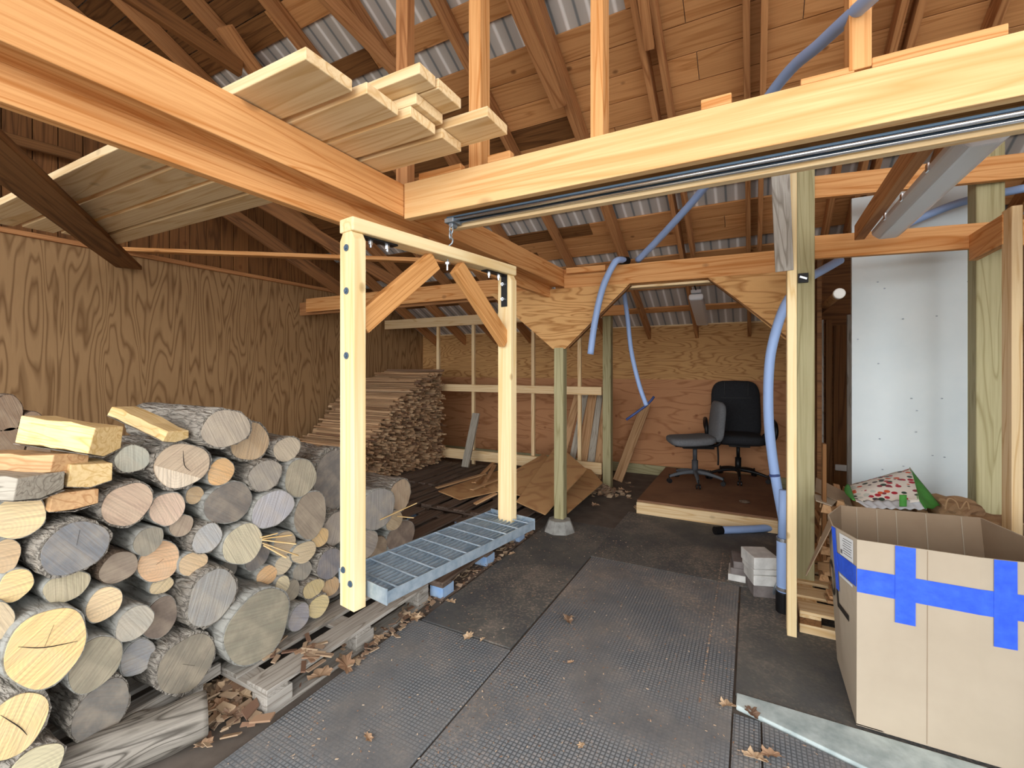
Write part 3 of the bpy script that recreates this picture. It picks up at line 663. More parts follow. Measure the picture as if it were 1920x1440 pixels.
LOGS = [
 (422, 805, 50, 39, GR, 'long topmost log of the pile, shaggy bark stretching back left', .12, .62, 'bark'),
 (467, 830, 40, 40, '#b29a7c', 'tan log tucked under the right side of the topmost log', .0, .4, 'bark'),
 (252, 861, 42, 32, '#a9aa9e', 'grey green log under the slanted split plank', .02, .4, 'bark'),
 (335, 873, 60, 46, '#b5a28c', 'log whose end is half pale and half grey, cut by a diagonal saw line', .05, .4, 'bark'),
 (411, 885, 27, 25, OR, 'small orange tan log below the topmost log', .03, .38, 'barkfine'),
 (235, 945, 52, 42, '#b9a28e', 'rough tan log below the grey green one, shredded light bark', .05, .4, 'bark'),
 (310, 955, 38, 34, '#c6ae9b', 'pinkish tan log with vertical saw marks', .02, .4, 'barkfine'),
 (366, 929, 20, 20, '#a89070', 'little tan log right of the pinkish tan one', -.01, .36, 'barkfine'),
 (340, 985, 27, 24, '#9c8c7c', 'small brown grey log below the pinkish tan one', -.01, .36, 'barkfine'),
 (425, 945, 51, 39, DG, 'dark grey log with a tan patch in the centre of the upper pile', .04, .4, 'barkfine'),
 (138, 1030, 72, 54, '#73777c', 'big blue grey log with thick shaggy bark, at the left', .10, .42, 'bark'),
 (280, 1020, 36, 30, '#838075', 'pale grey barked log with a small dark end', .05, .4, 'barkfine'),
 (303, 1052, 42, 40, '#cda986', 'orange tan log with a knotty centre', -.01, .38, 'barkfine'),
 (382, 1020, 36, 34, '#a3a5a6', 'light blue grey log right of the orange tan one', .04, .4, 'bark'),
 (455, 1018, 41, 39, '#bdb59c', 'pale greenish log beside the bundle of splinters', .05, .4, 'barkfine'),
 (218, 1064, 42, 33, '#8a7d70', 'brown grey log right of the big shaggy blue grey one', .0, .38, 'barkbrown'),
 (367, 1076, 33, 26, TN, 'tan log under the light blue grey one', .0, .36, 'barkfine'),
 (490, 890, 40, 33, '#938e86', 'grey log with vertical saw marks under the tan barked one', .03, .4, 'bark'),
 (33, 970, 55, 42, '#dcc59a', 'yellowish tan log at the left edge under the split pieces', .06, .4, 'barkfine'),
 (8, 1043, 34, 32, '#c0a684', 'tan log cropped at the left edge, left of the big shaggy one', .02, .38, 'barkfine'),
 (25, 1098, 40, 32, YL, 'pale yellow log at the left edge', .03, .38, 'barkfine'),
 (536, 845, 30, 27, '#b3a794', 'light tan log at the upper right of the pile, cracked centre', .0, .4, 'bark'),
 (560, 898, 33, 37, '#98917f', 'greenish grey log under the cracked light tan one', .03, .4, 'barkfine'),
 (636, 915, 48, 60, '#6f6c69', 'thick log with ribbed bark, mostly behind the swing frame post', -.10, .42, 'bark'),
 (504, 956, 43, 36, '#a9a9ae', 'bluish white log with radiating saw marks', .04, .38, 'barkfine'),
 (575, 966, 34, 46, '#8b8072', 'tall oval brown grey log left of the ribbed bark log', .02, .38, 'barkfine'),
 (540, 1018, 26, 26, '#ad9a80', 'tan grey log behind the bundle of splinters', -.02, .36, 'barkfine'),
 (560, 1040, 30, 24, '#c3b293', 'pale tan log under the tip of the splinters', .02, .36, 'barkfine'),
 (601, 1012, 20, 21, '#d0b07e', 'small yellow tan log beside the swing frame post', .0, .36, 'barkfine'),
 (520, 1064, 21, 21, '#c2b49a', 'small light log in the lower right of the pile', .0, .36, 'barkfine'),
 (481, 1052, 30, 32, '#6d6b6b', 'dark grey log behind the pale greenish one', -.03, .38, 'barkfine'),
 (562, 1070, 23, 21, '#8a877f', 'small grey log with a rough end under the pale tan one', -.01, .36, 'barkfine'),
 (614, 1058, 28, 30, '#74747a', 'dark bluish log with ridged bark beside the foot of the swing frame post', .02, .38, 'bark'),
 (624, 978, 26, 34, '#9b938a', 'ridged bark log end half behind the swing frame post', -.06, .4, 'bark'),
 (107, 1117, 58, 33, '#a89f86', 'mottled tan grey log under the big shaggy one', .03, .4, 'barkfine'),
 (191, 1129, 42, 34, '#dcc39c', 'smooth pale cream log right of the mottled one', .04, .38, 'barkfine'),
 (250, 1172, 44, 34, '#a6a297', 'light grey log with silvery bark below the cream log', .07, .4, 'barkfine'),
 (316, 1150, 34, 40, '#70655d', 'dark brown oval log right of the silvery bark one', .0, .38, 'barkfine'),
 (402, 1128, 52, 54, '#8f8f8c', 'large bluish grey log with beaded bark in the lower middle', .07, .42, 'bark'),
 (346, 1250, 60, 58, '#7a7569', 'large dark log with diagonal saw marks resting on the pallet board', .06, .42, 'bark'),
 (262, 1227, 40, 40, '#86898c', 'blue grey log under the silvery bark one', .0, .38, 'barkfine'),
 (170, 1262, 58, 50, '#8b8675', 'greenish brown oval log right of the huge yellow one', .06, .42, 'barkfine'),
 (183, 1338, 62, 58, '#6b6a67', 'dark grey log with radiating cracks, lowest on the pallet board', .04, .42, 'bark'),
 (82, 1222, 86, 76, '#e6c68c', 'huge yellow log with a crack through its centre', .09, .42, 'barkfine'),
 (0, 1168, 44, 42, '#c4b396', 'pale tan log cropped at the left edge above the huge yellow one', .05, .4, 'barkfine'),
 (44, 1352, 68, 64, '#e2c792', 'big yellow log with frayed bark near the bottom left corner', .10, .42, 'bark'),
 (50, 1428, 70, 50, '#c6bf9f', 'pale greenish log at the bottom left corner', .11, .42, 'bark'),
 (473, 1172, 70, 68, '#858273', 'huge flat grey green log standing on the pallet deck', .12, .40, 'barkfine'),
 (490, 1098, 24, 22, '#cfa87c', 'small orange tan log above the huge grey green one', .0, .36, 'barkfine'),
 (532, 1096, 17, 21, '#cfc3a3', 'small pale oval log right of the orange tan one', .02, .36, 'barkfine'),
 (553, 1107, 19, 22, '#8e887a', 'small grey brown log in the short row near the post foot', .0, .36, 'barkfine'),
 (587, 1106, 26, 21, '#bcab80', 'small yellowish log with fine bark in the short row', .03, .36, 'bark'),
 (622, 1102, 20, 21, '#bfa07a', 'small tan log at the right end of the short row', .0, .36, 'barkfine'),
 (557, 1152, 24, 30, '#8c8c92', 'small blue grey log on the pallet deck', .06, .36, 'barkfine'),
 (597, 1144, 26, 24, '#c9b98c', 'small pale yellow log on the pallet deck, nearest the swing frame', .06, .36, 'bark'),
 (627, 1130, 16, 18, '#6a6664', 'dark little log in the shade under the short row', -.04, .34, 'barkfine'),
 (672, 1108, 30, 28, '#989285', 'grey log under the foot of the swing frame post', .0, .38, 'barkfine'),
 (700, 942, 38, 40, '#8d8b88', 'grey log just right of the swing frame post', .02, .40, 'barkfine'),
 (727, 939, 24, 32, '#a5917a', 'tan barked log at the right end of the pile', -.02, .40, 'bark'),
 (731, 973, 20, 21, '#a69478', 'small tan log with splinters at the right end of the pile', .0, .36, 'barkfine'),
 (692, 992, 28, 28, '#8a847e', 'grey log below the right hand grey one, seen past the post', .02, .38, 'barkfine'),
 (737, 1010, 30, 30, '#6d6058', 'dark brown log low at the right end of the pile', -.04, .40, 'barkfine'),
 (706, 1040, 26, 24, '#80705f', 'brown log behind the grating near end', -.04, .38, 'barkbrown'),
 (722, 1088, 24, 22, '#a89070', 'tan log under the grating end', -.02, .36, 'barkfine'),
 (115, 1193, 20, 16, '#6a625a', 'dark log end in the gap below the mottled log', -.12, .3, 'barkfine'),
 (300, 1097, 30, 18, '#c8b490', 'pale tan log half hidden below the knotty orange one', -.04, .36, 'barkfine'),
 (430, 1062, 22, 20, '#7c776f', 'dark filler log between the tan and pale greenish ones', -.10, .3, 'barkfine'),
]
PL = [log_place(t[0], t[1], t[2], t[3], FX+t[6]) for t in LOGS]; P0 = [list(p) for p in PL]
for it in range(80):      # settle the pile: push interlocking logs apart, keep them near their spots
    for i in range(len(PL)):
        for j in range(i+1, len(PL)):
            a, b = PL[i], PL[j]; dy_, dz_ = b[0]-a[0], b[1]-a[1]; dd = math.hypot(dy_, dz_)
            if dd > .5 or dd < 1e-5: continue
            uy, uz = dy_/dd, dz_/dd; ra = 1/math.hypot(uy/a[2], uz/a[3]); rb = 1/math.hypot(uy/b[2], uz/b[3]); pen = ra+rb-dd
            if pen <= .001: continue
            wa = b[3]**2/(a[3]**2+b[3]**2); k_ = pen*.44; a[0] -= uy*k_*wa; a[1] -= uz*k_*wa; b[0] += uy*k_*(1-wa); b[1] += uz*k_*(1-wa)
            if it > 30:
                for q, o_ in ((a, P0[i]), (b, P0[j])):
                    if q[2] > (.84 if o_[3] < .085 else .96)*o_[2]: q[2] *= .9965; q[3] *= .9965
    for p, q in zip(PL, P0):
        p[0] += (q[0]-p[0])*.04; p[1] = max(p[3]+.13, p[1]+(q[1]-p[1])*.04)
for n_, t in enumerate(LOGS):
    px, py, rx, ry, col, lab, xo, L, bk = t
    log(px, py, rx, ry, col, lab, xo+.0023*(n_ % 9), L, bk, place=PL[n_], shag=.10 if bk == 'bark' else .04)
# second row behind, dark
for i, (px, py, rr, lab) in enumerate(((12, 775, 34, 'dark log in the rear row at the far left, topmost'), (60, 800, 28, 'dark log in the rear row right of the topmost one'), (20, 830, 30, 'dark log in the rear row just above the orange split piece'), (70, 850, 26, 'dark log in the rear row behind the pale split block'))):
    o = log(px, py, rr, rr, '#8a7460', lab, -1.3, .4, 'barkbrown'); o['group'] = 'logs in the rear row'
# hidden body of the rear row to carry it
tag(MB().box((-3.62, .75, .38), (.36, 1.5, .76)).build('log_rear_stack', 'barkbrown', None, .03), 'dark rear stack of logs behind the front pile', 'log stack')
# saw line half disc on the two tone log is part of the log end
# split pieces
def split(name, p0, p1, prof, mat, lab, barkside=True):
    """prof: outline in (y,z) of the local frame, length along local X"""
    L = (Vector(p1)-Vector(p0)).length; r = random.Random(lab); mb = MB(); ns = 6; n = len(prof); rings = []
    for j in range(ns+1):
        x = -L/2+L*j/ns; rings.append([mb.bm.verts.new((x, yv*(1+.05*r.uniform(-1, 1))+.004*r.uniform(-1, 1), zv*(1+.05*r.uniform(-1, 1))+.004*r.uniform(-1, 1))) for yv, zv in prof])
    for j in range(ns):
        for k in range(n): mb.bm.faces.new((rings[j][k], rings[j][(k+1) % n], rings[j+1][(k+1) % n], rings[j+1][k]))
    mb.bm.faces.new(rings[0]); mb.bm.faces.new(rings[-1])
    o = mb.build(name, mat, None, .003); o.matrix_world = bar_matrix(p0, p1)
    if barkside:
        q = [p for p in prof]; b = MB(); c0 = [(yv*1.04, zv*1.05-.002) for yv, zv in q[:3]]
        pts = [Vector((-L/2, yv, zv)) for yv, zv in c0]+[Vector((-L/2, yv*.97, zv*.95)) for yv, zv in c0[::-1]]
        bo = b.prism(pts, (L, 0, 0)).build('bark_strip', 'bark', o)
    return tag(o, lab, 'split log', 'split pieces on top of the pile')
def quarter(w, h): return [(-w/2, -h*.3), (0, -h*.5), (w/2, -h*.35), (w*.5, h*.35), (-w*.42, h*.5)]
split('split_log', PX(68, 806, -2.22), PX(200, 826, -2.02), quarter(.14, .115), 'split', 'thick pale split block on top of the pile at the left')
split('split_log', PX(228, 770, -2.28), PX(332, 818, -2.0), quarter(.10, .045), 'split', 'slanted flat split plank leaning beside the topmost log')
split('split_log', PX(-30, 862, -2.35), PX(132, 868, -2.02), quarter(.12, .07), 'splitorange', 'orange brown split piece reaching in from the left edge')
split('split_log', PX(112, 872, -2.25), PX(168, 890, -2.0), quarter(.12, .085), 'split', 'blunt tan split end under the pale split block')
split('split_log', PX(-60, 906, -2.2), PX(76, 912, -1.96), quarter(.14, .08), 'splitgrey', 'grey split piece with ridged grain at the left edge')
split('split_log', PX(88, 915, -2.3), PX(140, 938, -2.0), quarter(.12, .07), 'splitorange', 'dark split wedge with a yellow end under the grey split piece')
split('split_log', PX(165, 862, -2.4), PX(250, 848, -2.2), quarter(.12, .09), 'splitgrey', 'shaded split piece between the pale block and the topmost log')
# splinters
for i, (a, c) in enumerate((((492, 1010), (548, 1003)), ((490, 1012), (556, 1020)), ((492, 1018), (560, 1042)), ((494, 1022), (538, 1046)), ((488, 1008), (520, 1000)))):
    tag(bar('splinter', PX(*a, FX+.06), PX(*c, FX+.16), .012, .005, 'split'), 'pale splinter fanning out of the log pile beside the greenish log', 'splinter', 'splinters in the fan')
for i, (a, c) in enumerate((((712, 975), (782, 943)), ((745, 968), (776, 971)))):
    tag(bar('splinter', PX(*a, FX+.03), PX(*c, FX+.16), .010, .006, 'split'), ('long pale splinter sticking out right past the log pile end', 'short pale splinter below the long one at the pile end')[i], 'splinter')
# loose log on the floor: weathered, bark-less, with a knot
lg = MB(); bm = lg.bm; rings = []; A, B = PZ(120, 1440, .09), PZ(352, 1352, .085); L = (B-A).length+.12
for j in range(25):
    x = -L/2+L*j/24; ring = []
    for k in range(28):
        t = 6.2832*k/28; q = 1+.16*noise.noise(Vector((x*5, math.cos(t)*1.6, math.sin(t)*1.6)))+.05*noise.noise(Vector((x*3, math.cos(t)*9, math.sin(t)*9)))
        q += .22*math.exp(-((x-.02)**2)/.002-((t-1.0)**2)/.10)
        ring.append(bm.verts.new((x, .088*q*math.cos(t), .078*q*math.sin(t))))
    rings.append(ring)
for j in range(24):
    for k in range(28): bm.faces.new((rings[j][k], rings[j][(k+1) % 28], rings[j+1][(k+1) % 28], rings[j+1][k]))
bm.faces.new(rings[0]); bm.faces.new(rings[-1])
o = lg.build('loose_log', 'loose', smooth=True); o.matrix_world = bar_matrix(A, B); tag(o, 'weathered bare grey log lying on the floor in front of the pile', 'log')
tag(bar('pallet_board', PZ(60, 1455, .125), PZ(412, 1252, .125), .02, .05, 'weathered', up=(0, 0, 1)), 'grey board edge running under the front logs at lower left', 'board')
br = MB()
for i in range(26):
    p = PZ(R.uniform(480, 610), R.uniform(1195, 1250), .126); br.box(p, (.05+.05*R.random(), .02, .006), Matrix.Rotation(R.random()*6, 3, 'Z') @ Matrix.Rotation(R.uniform(-.3, .3), 3, 'X'))
tag(br.build('bark_flakes', 'litter'), 'loose reddish bark flakes on the weathered pallet deck', 'bark flakes', None, 'stuff')

# ================================================================ KINDLING STACK
PROF = [(3.15, .32), (3.9, .62), (4.23, .95), (4.62, 1.2), (5.0, 1.36), (5.36, 1.43)]
def ktop(y):
    if y <= PROF[0][0]: return PROF[0][1]
    for (a, b), (c, d) in zip(PROF, PROF[1:]):
        if y <= c: return b+(d-b)*(y-a)/(c-a)
    return PROF[-1][1]
sm = []
for i in range(6):
    mb = MB(); r = random.Random(i+50); prof = [(-.020, -.008), (0.004, -.014), (.021, -.006), (.012, .011), (-.014, .012)]
    prof = [(a*r.uniform(.6, 1.0), b*r.uniform(.6, 1.0)) for a, b in prof]
    mb.prism([Vector((-.5, a, b)) for a, b in prof], (1, 0, 0)); o = mb.build('kindling_stick', 'stick'); sm.append(o.data); bpy.data.objects.remove(o)
cells = []
y = 3.2
while y < 5.34:
    z = .135; top = ktop(y)+R.uniform(-.03, .03)
    while z < top: cells.append((y+R.uniform(-.004, .004), z+R.uniform(-.002, .002), top-z)); z += .026
    y += .039
cells.sort(key=lambda c: (c[0]-1.2*(c[2] < .03)))
near = cells[:300]; far = cells[300:]
def kpos(y): return -3.95+R.uniform(-.09, .06)
for (y, z, dt) in near:
    o = bpy.data.objects.new('kindling_stick', sm[R.randrange(6)]); COL.objects.link(o)
    L = R.uniform(.95, 1.1); xf = kpos(y); o.location = (xf-L/2, y, z); o.scale = (L, 1, 1); o.rotation_euler = (R.uniform(-.9, .9), R.uniform(-.014, .014), R.uniform(-.015, .015))
    tag(o, 'thin split kindling stick in the near part of the big stack', 'stick', 'kindling sticks in the near part of the stack')
mb = MB()
for (y, z, dt) in far:
    L = R.uniform(.95, 1.12); xf = kpos(y); a = R.uniform(-1.2, 1.2); ca, sa = math.cos(a), math.sin(a)
    pr = [(-.020, -.008), (0.004, -.013), (.021, -.006), (.012, .010), (-.014, .011)]; k_ = R.uniform(.6, 1.05)
    mb.prism([Vector((xf-L, y+k_*(u*ca-v*sa), z+k_*(u*sa+v*ca))) for u, v in pr], (L, R.uniform(-.02, .02), R.uniform(-.012, .012)))
tag(mb.build('kindling_stack', 'stickmass'), 'tall rear part of the stack of thin split kindling against the plywood wall', 'kindling', None, 'stuff')

# ================================================================ PLYWOOD OFFCUTS between the posts
def sheet(px4, z4, t, mat, lab):
    P = [PZ(px, py, z) for (px, py), z in zip(px4, z4)]
    n = (P[1]-P[0]).cross(P[2]-P[0]).normalized(); n = n if n.z > 0 else -n
    o = MB().prism(P, -n*t).build('plywood_offcut', mat, None, .002)
    return tag(o, lab, 'offcut')
M['offcut'] = plywood('offcut_plywood', '#d0a877', '#b1855a', (1.6, 1.6, 1.6), 6, '#bd9466', 2.0)
sheet([(822, 920), (940, 880), (1000, 905), (862, 936)], [.14, .16, .16, .14], .012, 'offcut', 'thin tan plywood offcut lying flat left of the swing post')
sheet([(968, 940), (1045, 832), (1100, 880), (1022, 964)], [.18, .44, .36, .17], .012, 'offcut', 'slanted plywood offcut leaning behind the slim treated post')
sheet([(905, 916), (1020, 850), (1045, 872), (975, 928)], [.15, .33, .30, .15], .012, 'offcut', 'plywood offcut under the slanted one, showing left of the slim post')
sheet([(1058, 905), (1098, 868), (1130, 905), (1064, 962)], [.2, .24, .16, .13], .012, 'offcut', 'plywood offcut corner sticking out right of the slim treated post')
for a, c, lab in (((818, 915), (910, 888), 'brown slat nearest the kindling stack in the offcut pile'), ((888, 905), (925, 868), 'pale slat end pointing up left of the swing post'), ((905, 912), (928, 872), 'pale slat beside the pointing one'), ((884, 918), (990, 876), 'weathered slat across the offcut pile'), ((890, 945), (930, 925), 'pale split scrap behind the grating end')):
    tag(bar('wood_slat', PZ(*a, .19), PZ(*c, .25), .05, .014, 'scrap'), lab, 'slat')

# ================================================================ SWING FRAME (hangs from the rail)
SX = Vector((.151, .988, 0)).normalized(); SP = Vector((.988, -.151, 0)).normalized(); C0 = Vector((-1.25, 1.72, 0))
sw = tag(empty('hanging_frame', (-1.25, 1.72, 2.01), math.atan2(.988, .151)), 'pale pine hanging frame with a steel grating step, hooked to the rail', 'hanging frame')
def sb(name, s0, s1, z0, z1, w, mat, bev=.004, p=0):
    o = bar(name, C0+SX*s0+SP*p+Vector((0, 0, z0)), C0+SX*s1+SP*p+Vector((0, 0, z1)), w, .05, mat, sw, bevel=bev); return o
ZT, ZB = 1.985, .60
def upright(s):
    w, t = .089, .052; mb = MB(); hgt = ZT-.026-(ZB-.04)
    # profile with chamfered shoulders, local X up
    pts = [Vector((0, -w/2, -t/2)), Vector((0, w/2, -t/2)), Vector((hgt-.03, w/2, -t/2)), Vector((hgt, w/2-.018, -t/2)), Vector((hgt, -w/2+.018, -t/2)), Vector((hgt-.03, -w/2, -t/2))]
    o = mb.prism(pts, (0, 0, t)).build('upright', 'swing', None, .003)
    x = Vector((0, 0, 1)); y_ = SP; z_ = x.cross(y_)
    m = Matrix((x, y_, z_)).transposed().to_4x4(); m.translation = C0+SX*s+Vector((0, 0, ZB-.04)); o.matrix_world = m
    return part_world(o, sw)
u1 = upright(-.50); u2 = upright(.46)
o = bar('crossbar', C0+SX*(-.53)+Vector((0, 0, ZT)), C0+SX*.49+Vector((0, 0, ZT)), .085, .052, 'swing', sw, bevel=.006)
bar('knee_brace', C0+SX*(-.47)+Vector((0, 0, 1.62)), C0+SX*(-.09)+Vector((0, 0, ZT-.05)), .038, .085, 'brace', sw)
bar('knee_brace', C0+SX*(.44)+Vector((0, 0, 1.60)), C0+SX*(.06)+Vector((0, 0, ZT-.05)), .038, .085, 'brace', sw)
# brackets
def bolt(parent_mb, c, d): parent_mb.cyl(c, Vector(c)+Vector(d)*.018, .010, n=6).cyl(Vector(c)+Vector(d)*.016, Vector(c)+Vector(d)*.028, .005, n=8)
for s, sg in ((-.50, 1), (.46, -1)):
    zi = ZT-.028; si = s+sg*.027
    a = C0+SX*(si)+Vector((0, 0, zi)); b = C0+SX*(si+sg*.17)+Vector((0, 0, zi)); c = C0+SX*si+Vector((0, 0, zi-.17))
    br_ = bar('corner_bracket', a+Vector((0, 0, -.003)), b+Vector((0, 0, -.003)), .04, .006, 'black', sw, bevel=.001)
    v = bar('corner_bracket', a, c, .006, .04, 'black', sw, up=SX.cross(Vector((0, 0, 1))), bevel=.001)
    mb = MB(); 
    for f in (.05, .13): bolt(mb, C0+SX*(si+sg*f)+Vector((0, 0, zi-.006)), (0, 0, -1)); bolt(mb, C0+SX*si+Vector((0, 0, zi-f)), SX*sg)
    o = mb.build('bracket_bolts', 'chrome'); part_world(o, sw)
# bolt heads on the near upright's outer face
for z in (1.90, 1.74, 1.50):
    p = C0+SX*(-.527)+Vector((0, 0, z)); mb = MB(); mb.cyl(p, p-SX*.003, .013, n=20).cyl(p-SX*.002, p-SX*.008, .007, n=6); part_world(mb.build('bolt_head', 'raildark'), sw)
for z, p_ in ((.70, -.02), (.66, .025)):
    p = C0+SX*(-.527)+SP*p_+Vector((0, 0, z)); mb = MB(); mb.cyl(p, p-SX*.003, .012, n=20).cyl(p-SX*.002, p-SX*.008, .007, n=6); part_world(mb.build('bolt_head', 'raildark'), sw)
# grating tray
gr = tag(empty('g'), None); bpy.data.objects.remove(gr)
GZ = .628; g0, g1, gw = -.462, .50, .15
def gp(s, p, z): return C0+SX*s+SP*p+Vector((0, 0, z))
mb = MB()
for i in range(12):
    p = -gw+.01+(2*gw-.02)*i/11; q = bar_matrix(gp(g0, p, GZ), gp(g1, p, GZ)); mb.box((0, 0, 0), (.96, .0045, .015)); bmesh.ops.transform(mb.bm, matrix=q, verts=mb.bm.verts[-8:])
bearing = mb.build('grating_bars', 'grate'); part_world(bearing, sw)
mb = MB()
for i in range(10):
    s = g0+.05+(g1-g0-.1)*i/9; mb.cyl(gp(s, -gw, GZ+.012), gp(s, gw, GZ+.012), .004, n=8)
part_world(mb.build('grating_cross_rods', 'grate'), sw)
for p, nm in ((-gw, 'side_plate'), (gw, 'side_plate')):
    bar(nm, gp(g0, p, GZ-.008), gp(g1, p, GZ-.008), .005, .045, 'grate', sw, bevel=.001)
for s in (g0, g1): bar('end_plate', gp(s, -gw+.004, GZ-.005), gp(s, gw+.004, GZ-.005), .006, .06, 'grate', sw, bevel=.001)
# hook and chain
hk = tag(empty('chain_hook', (-1.25, 1.765, 2.14)), 'galvanised chain with an open hook under the rail, holding the frame', 'hook')
mb = MB(); mb.box((0, 0, .005), (.05, .07, .02)).cyl((0, -.02, -.012), (0, .02, -.012), .012, n=14); mb.build('trolley', 'galv', hk, .002)
def link(c, rx, rz, r, ang):
    pts = [(rx*math.cos(a), 0, rz*math.sin(a)) for a in [2*math.pi*i/14 for i in range(15)]]
    m_ = Matrix.Rotation(ang, 3, 'Z'); b = MB(); b.tube([Vector(c)+m_ @ Vector(p) for p in pts], r, 8, 2); return b.build('chain_link', 'galv', hk, smooth=True)
link((0, -.015, -.035), .009, .02, .003, 0); link((0, -.02, -.062), .009, .02, .003, 1.57)
mb = MB(); mb.tube([(0, -.025, -.07), (.016, -.026, -.085), (.014, -.03, -.105), (0, -.034, -.118), (0, -.04, -.15), (0, -.045, -.215)], .0042, 8, 5); mb.build('hook_shank', 'galv', hk, smooth=True)
mb = MB(); mb.cyl((0, -.045, -.205), (0, -.045, -.195), .014, n=6).cyl((0, -.045, -.232), (0, -.045, -.2), .005, n=8); mb.build('hook_nut', 'chrome', hk)

# ================================================================ STACKED BOARDS ON THE LONG BEAM
def sboard(xe, y0, y1, z0, lab, L=2.95, t=.038, skew=0):
    o = bar('stacked_board', (xe-L, (y0+y1)/2+skew, z0+t/2), (xe, (y0+y1)/2, z0+t/2), y1-y0-.004, t, 'spruce_light', bevel=.003); tag(o, lab, 'board', 'fresh boards laid over the long beam')
zb = 2.342
zc = zb+.04
sboard(-1.135, .873, 1.05, zb, 'nearest fresh board with curved end grain in the stack overhead')
sboard(-1.10, 1.073, 1.225, zb, 'second fresh board of the lower layer overhead')
sboard(-1.064, 1.244, 1.39, zb, 'third fresh board of the lower layer overhead')
sboard(-1.055, 1.415, 1.55, zb, 'fourth fresh board of the lower layer overhead, touching the header')
sboard(-1.04, 1.245, 1.404, zc, 'middle layer board over the third one, its dark end set back')
sboard(-.965, 1.172, 1.262, zc+.04, 'narrow topmost board of the stack, nearest of the top pair')
sboard(-.96, 1.266, 1.41, zc+.04, 'wide topmost board with a pale sawn end')
sboard(-.86, 1.43, 1.588, zc, 'farthest fresh board jutting out right over the header')

# ================================================================ BLUE TUBES
def tube(name, pts, r, mat, lab, cat='tube', parts=True):
    o = MB().tube(pts, r, 16, 8).build(name, mat, smooth=True); return tag(o, lab, cat)
tube('blue_tube', [PY(1670, -40, 1.45), PY(1630, -2, 1.60), PY(1540, 80, 1.95), PY(1455, 163, 2.35), PY(1330, 340, 3.1), PY(1250, 432, 3.55), PY(1196, 488, 3.86)], lambda t: .020+.007*t, 'blue', 'long blue tube slanting down from the roof to the cross beam')
o = tube('blue_tube', [PY(1172, 488, 3.86), PY(1158, 488, 3.72), PY(1148, 500, 3.70), PY(1130, 540, 3.69), PY(1116, 600, 3.68), PY(1107, 664, 3.68)], .027, 'blue', 'short blue tube hooked over the cross beam, hanging by the gusset')
MB().cyl(PY(1176, 489, 3.90), PY(1164, 488, 3.80), .034, n=18).build('tube_coupling', 'black', o)
o = tube('blue_tube', [PY(1167, 498, 4.1), PY(1170, 545, 4.25), PY(1177, 600, 4.35), PY(1184, 660, 4.4), PY(1198, 720, 4.42), PY(1212, 760, 4.44)], .021, 'blue', 'thin blue tube hanging inside the arched opening')
MB().tube([PY(1174, 787, 4.36), PY(1212, 760, 4.44), PY(1226, 744, 4.5)], .012, 8, 2).build('cross_handle', 'bluedark', o, smooth=True)
o = tube('blue_tube', [PY(1500, 540, 3.50), PY(1478, 562, 3.40), PY(1458, 610, 3.34), PY(1443, 680, 3.32), PY(1441, 780, 3.32), PY(1450, 870, 3.34), PY(1464, 950, 3.36), PY(1474, 1000, 3.38)], .029, 'blue', 'thick blue tube curving down beside the yellow stud')
MB().cyl(PY(1452, 888, 3.345), PY(1453, 893, 3.345), .031, n=18).build('tube_joint', 'bluedark', o)
tube('blue_tube', [PY(1518, 520, 3.55), PY(1545, 505, 3.7), PY(1575, 488, 3.85)], .028, 'blue', 'short blue tube end above the dark storage gap')
tube('blue_tube', [PY(1700, 420, 3.95), PY(1800, 380, 3.98), PY(1925, 352, 3.9)], .025, 'blue', 'blue tube lying along the top of the white panel')
o = tube('blue_tube', [PZ(1352, 994, .047), PZ(1410, 992, .047), PZ(1463, 988, .047)], .032, 'blue', 'short blue tube lying on the floor at the platform edge')
MB().cyl(PZ(1340, 995, .047), PZ(1354, 994, .047), .034, n=16).build('end_coupling', 'black', o)
# blue pump cylinder at the stud foot
pu = tag(empty('blue_cylinder', (.166, 3.13, 0.012)), 'upright blue cylinder with steel clamps behind the yellow stud', 'cylinder')
MB().cyl((0, 0, .12), (0, 0, .44), .037, n=24).build('cylinder_body', 'blue', pu, .004, True)
MB().cyl((0, 0, 0), (0, 0, .12), .042, n=24).build('cylinder_foot', 'black', pu, .004)
MB().cyl((0, 0, .13), (0, 0, .15), .041, n=24).build('steel_clamp', 'chrome', pu); MB().cyl((0, 0, .42), (0, 0, .44), .040, n=24).build('steel_clamp', 'chrome', pu)
MB().cyl((0, 0, .44), (0, 0, .72), .03, .024, n=20).build('outlet_tube', 'blue', pu, 0, True)

# ================================================================ LAMPS
fx = tag(empty('strip_light', (.69, 2.7, 2.20)), 'long grey strip light with clear cover hanging at the right under the rail', 'light')
mb = MB(); pr = [(-.075, .06), (.075, .06), (.075, .03), (.04, 0), (-.04, 0), (-.075, .03)]
mb.prism([Vector((a, -.62, b)) for a, b in pr], (0, 1.24, 0)); mb.build('clear_cover', 'diffuser', fx, .01)
MB().box((0, 0, .07), (.09, 1.2, .03)).build('housing', 'lampwhite', fx, .004)
for s in (-.35, 0, .3): MB().box((-.078, s, .045), (.006, .03, .03)).build('cover_latch', 'chrome', fx)
tag(bar('light_plank', (.57, 2.05, 2.31), (.57, 3.38, 2.27), .05, .09, 'rafter'), 'brown plank beside the long grey strip light', 'plank')
fx = tag(empty('strip_light', (0, 0, 0)), 'small grey strip light hanging inside the arched opening', 'light')
a = PY(1305, 556, 4.5); c = PY(1317, 606, 5.7)
bar('clear_cover', a, c, .13, .06, 'diffuser', fx, bevel=.02); 
bar('housing', a+Vector((0, 0, .05)), c+Vector((0, 0, .05)), .09, .03, 'lampwhite', fx)
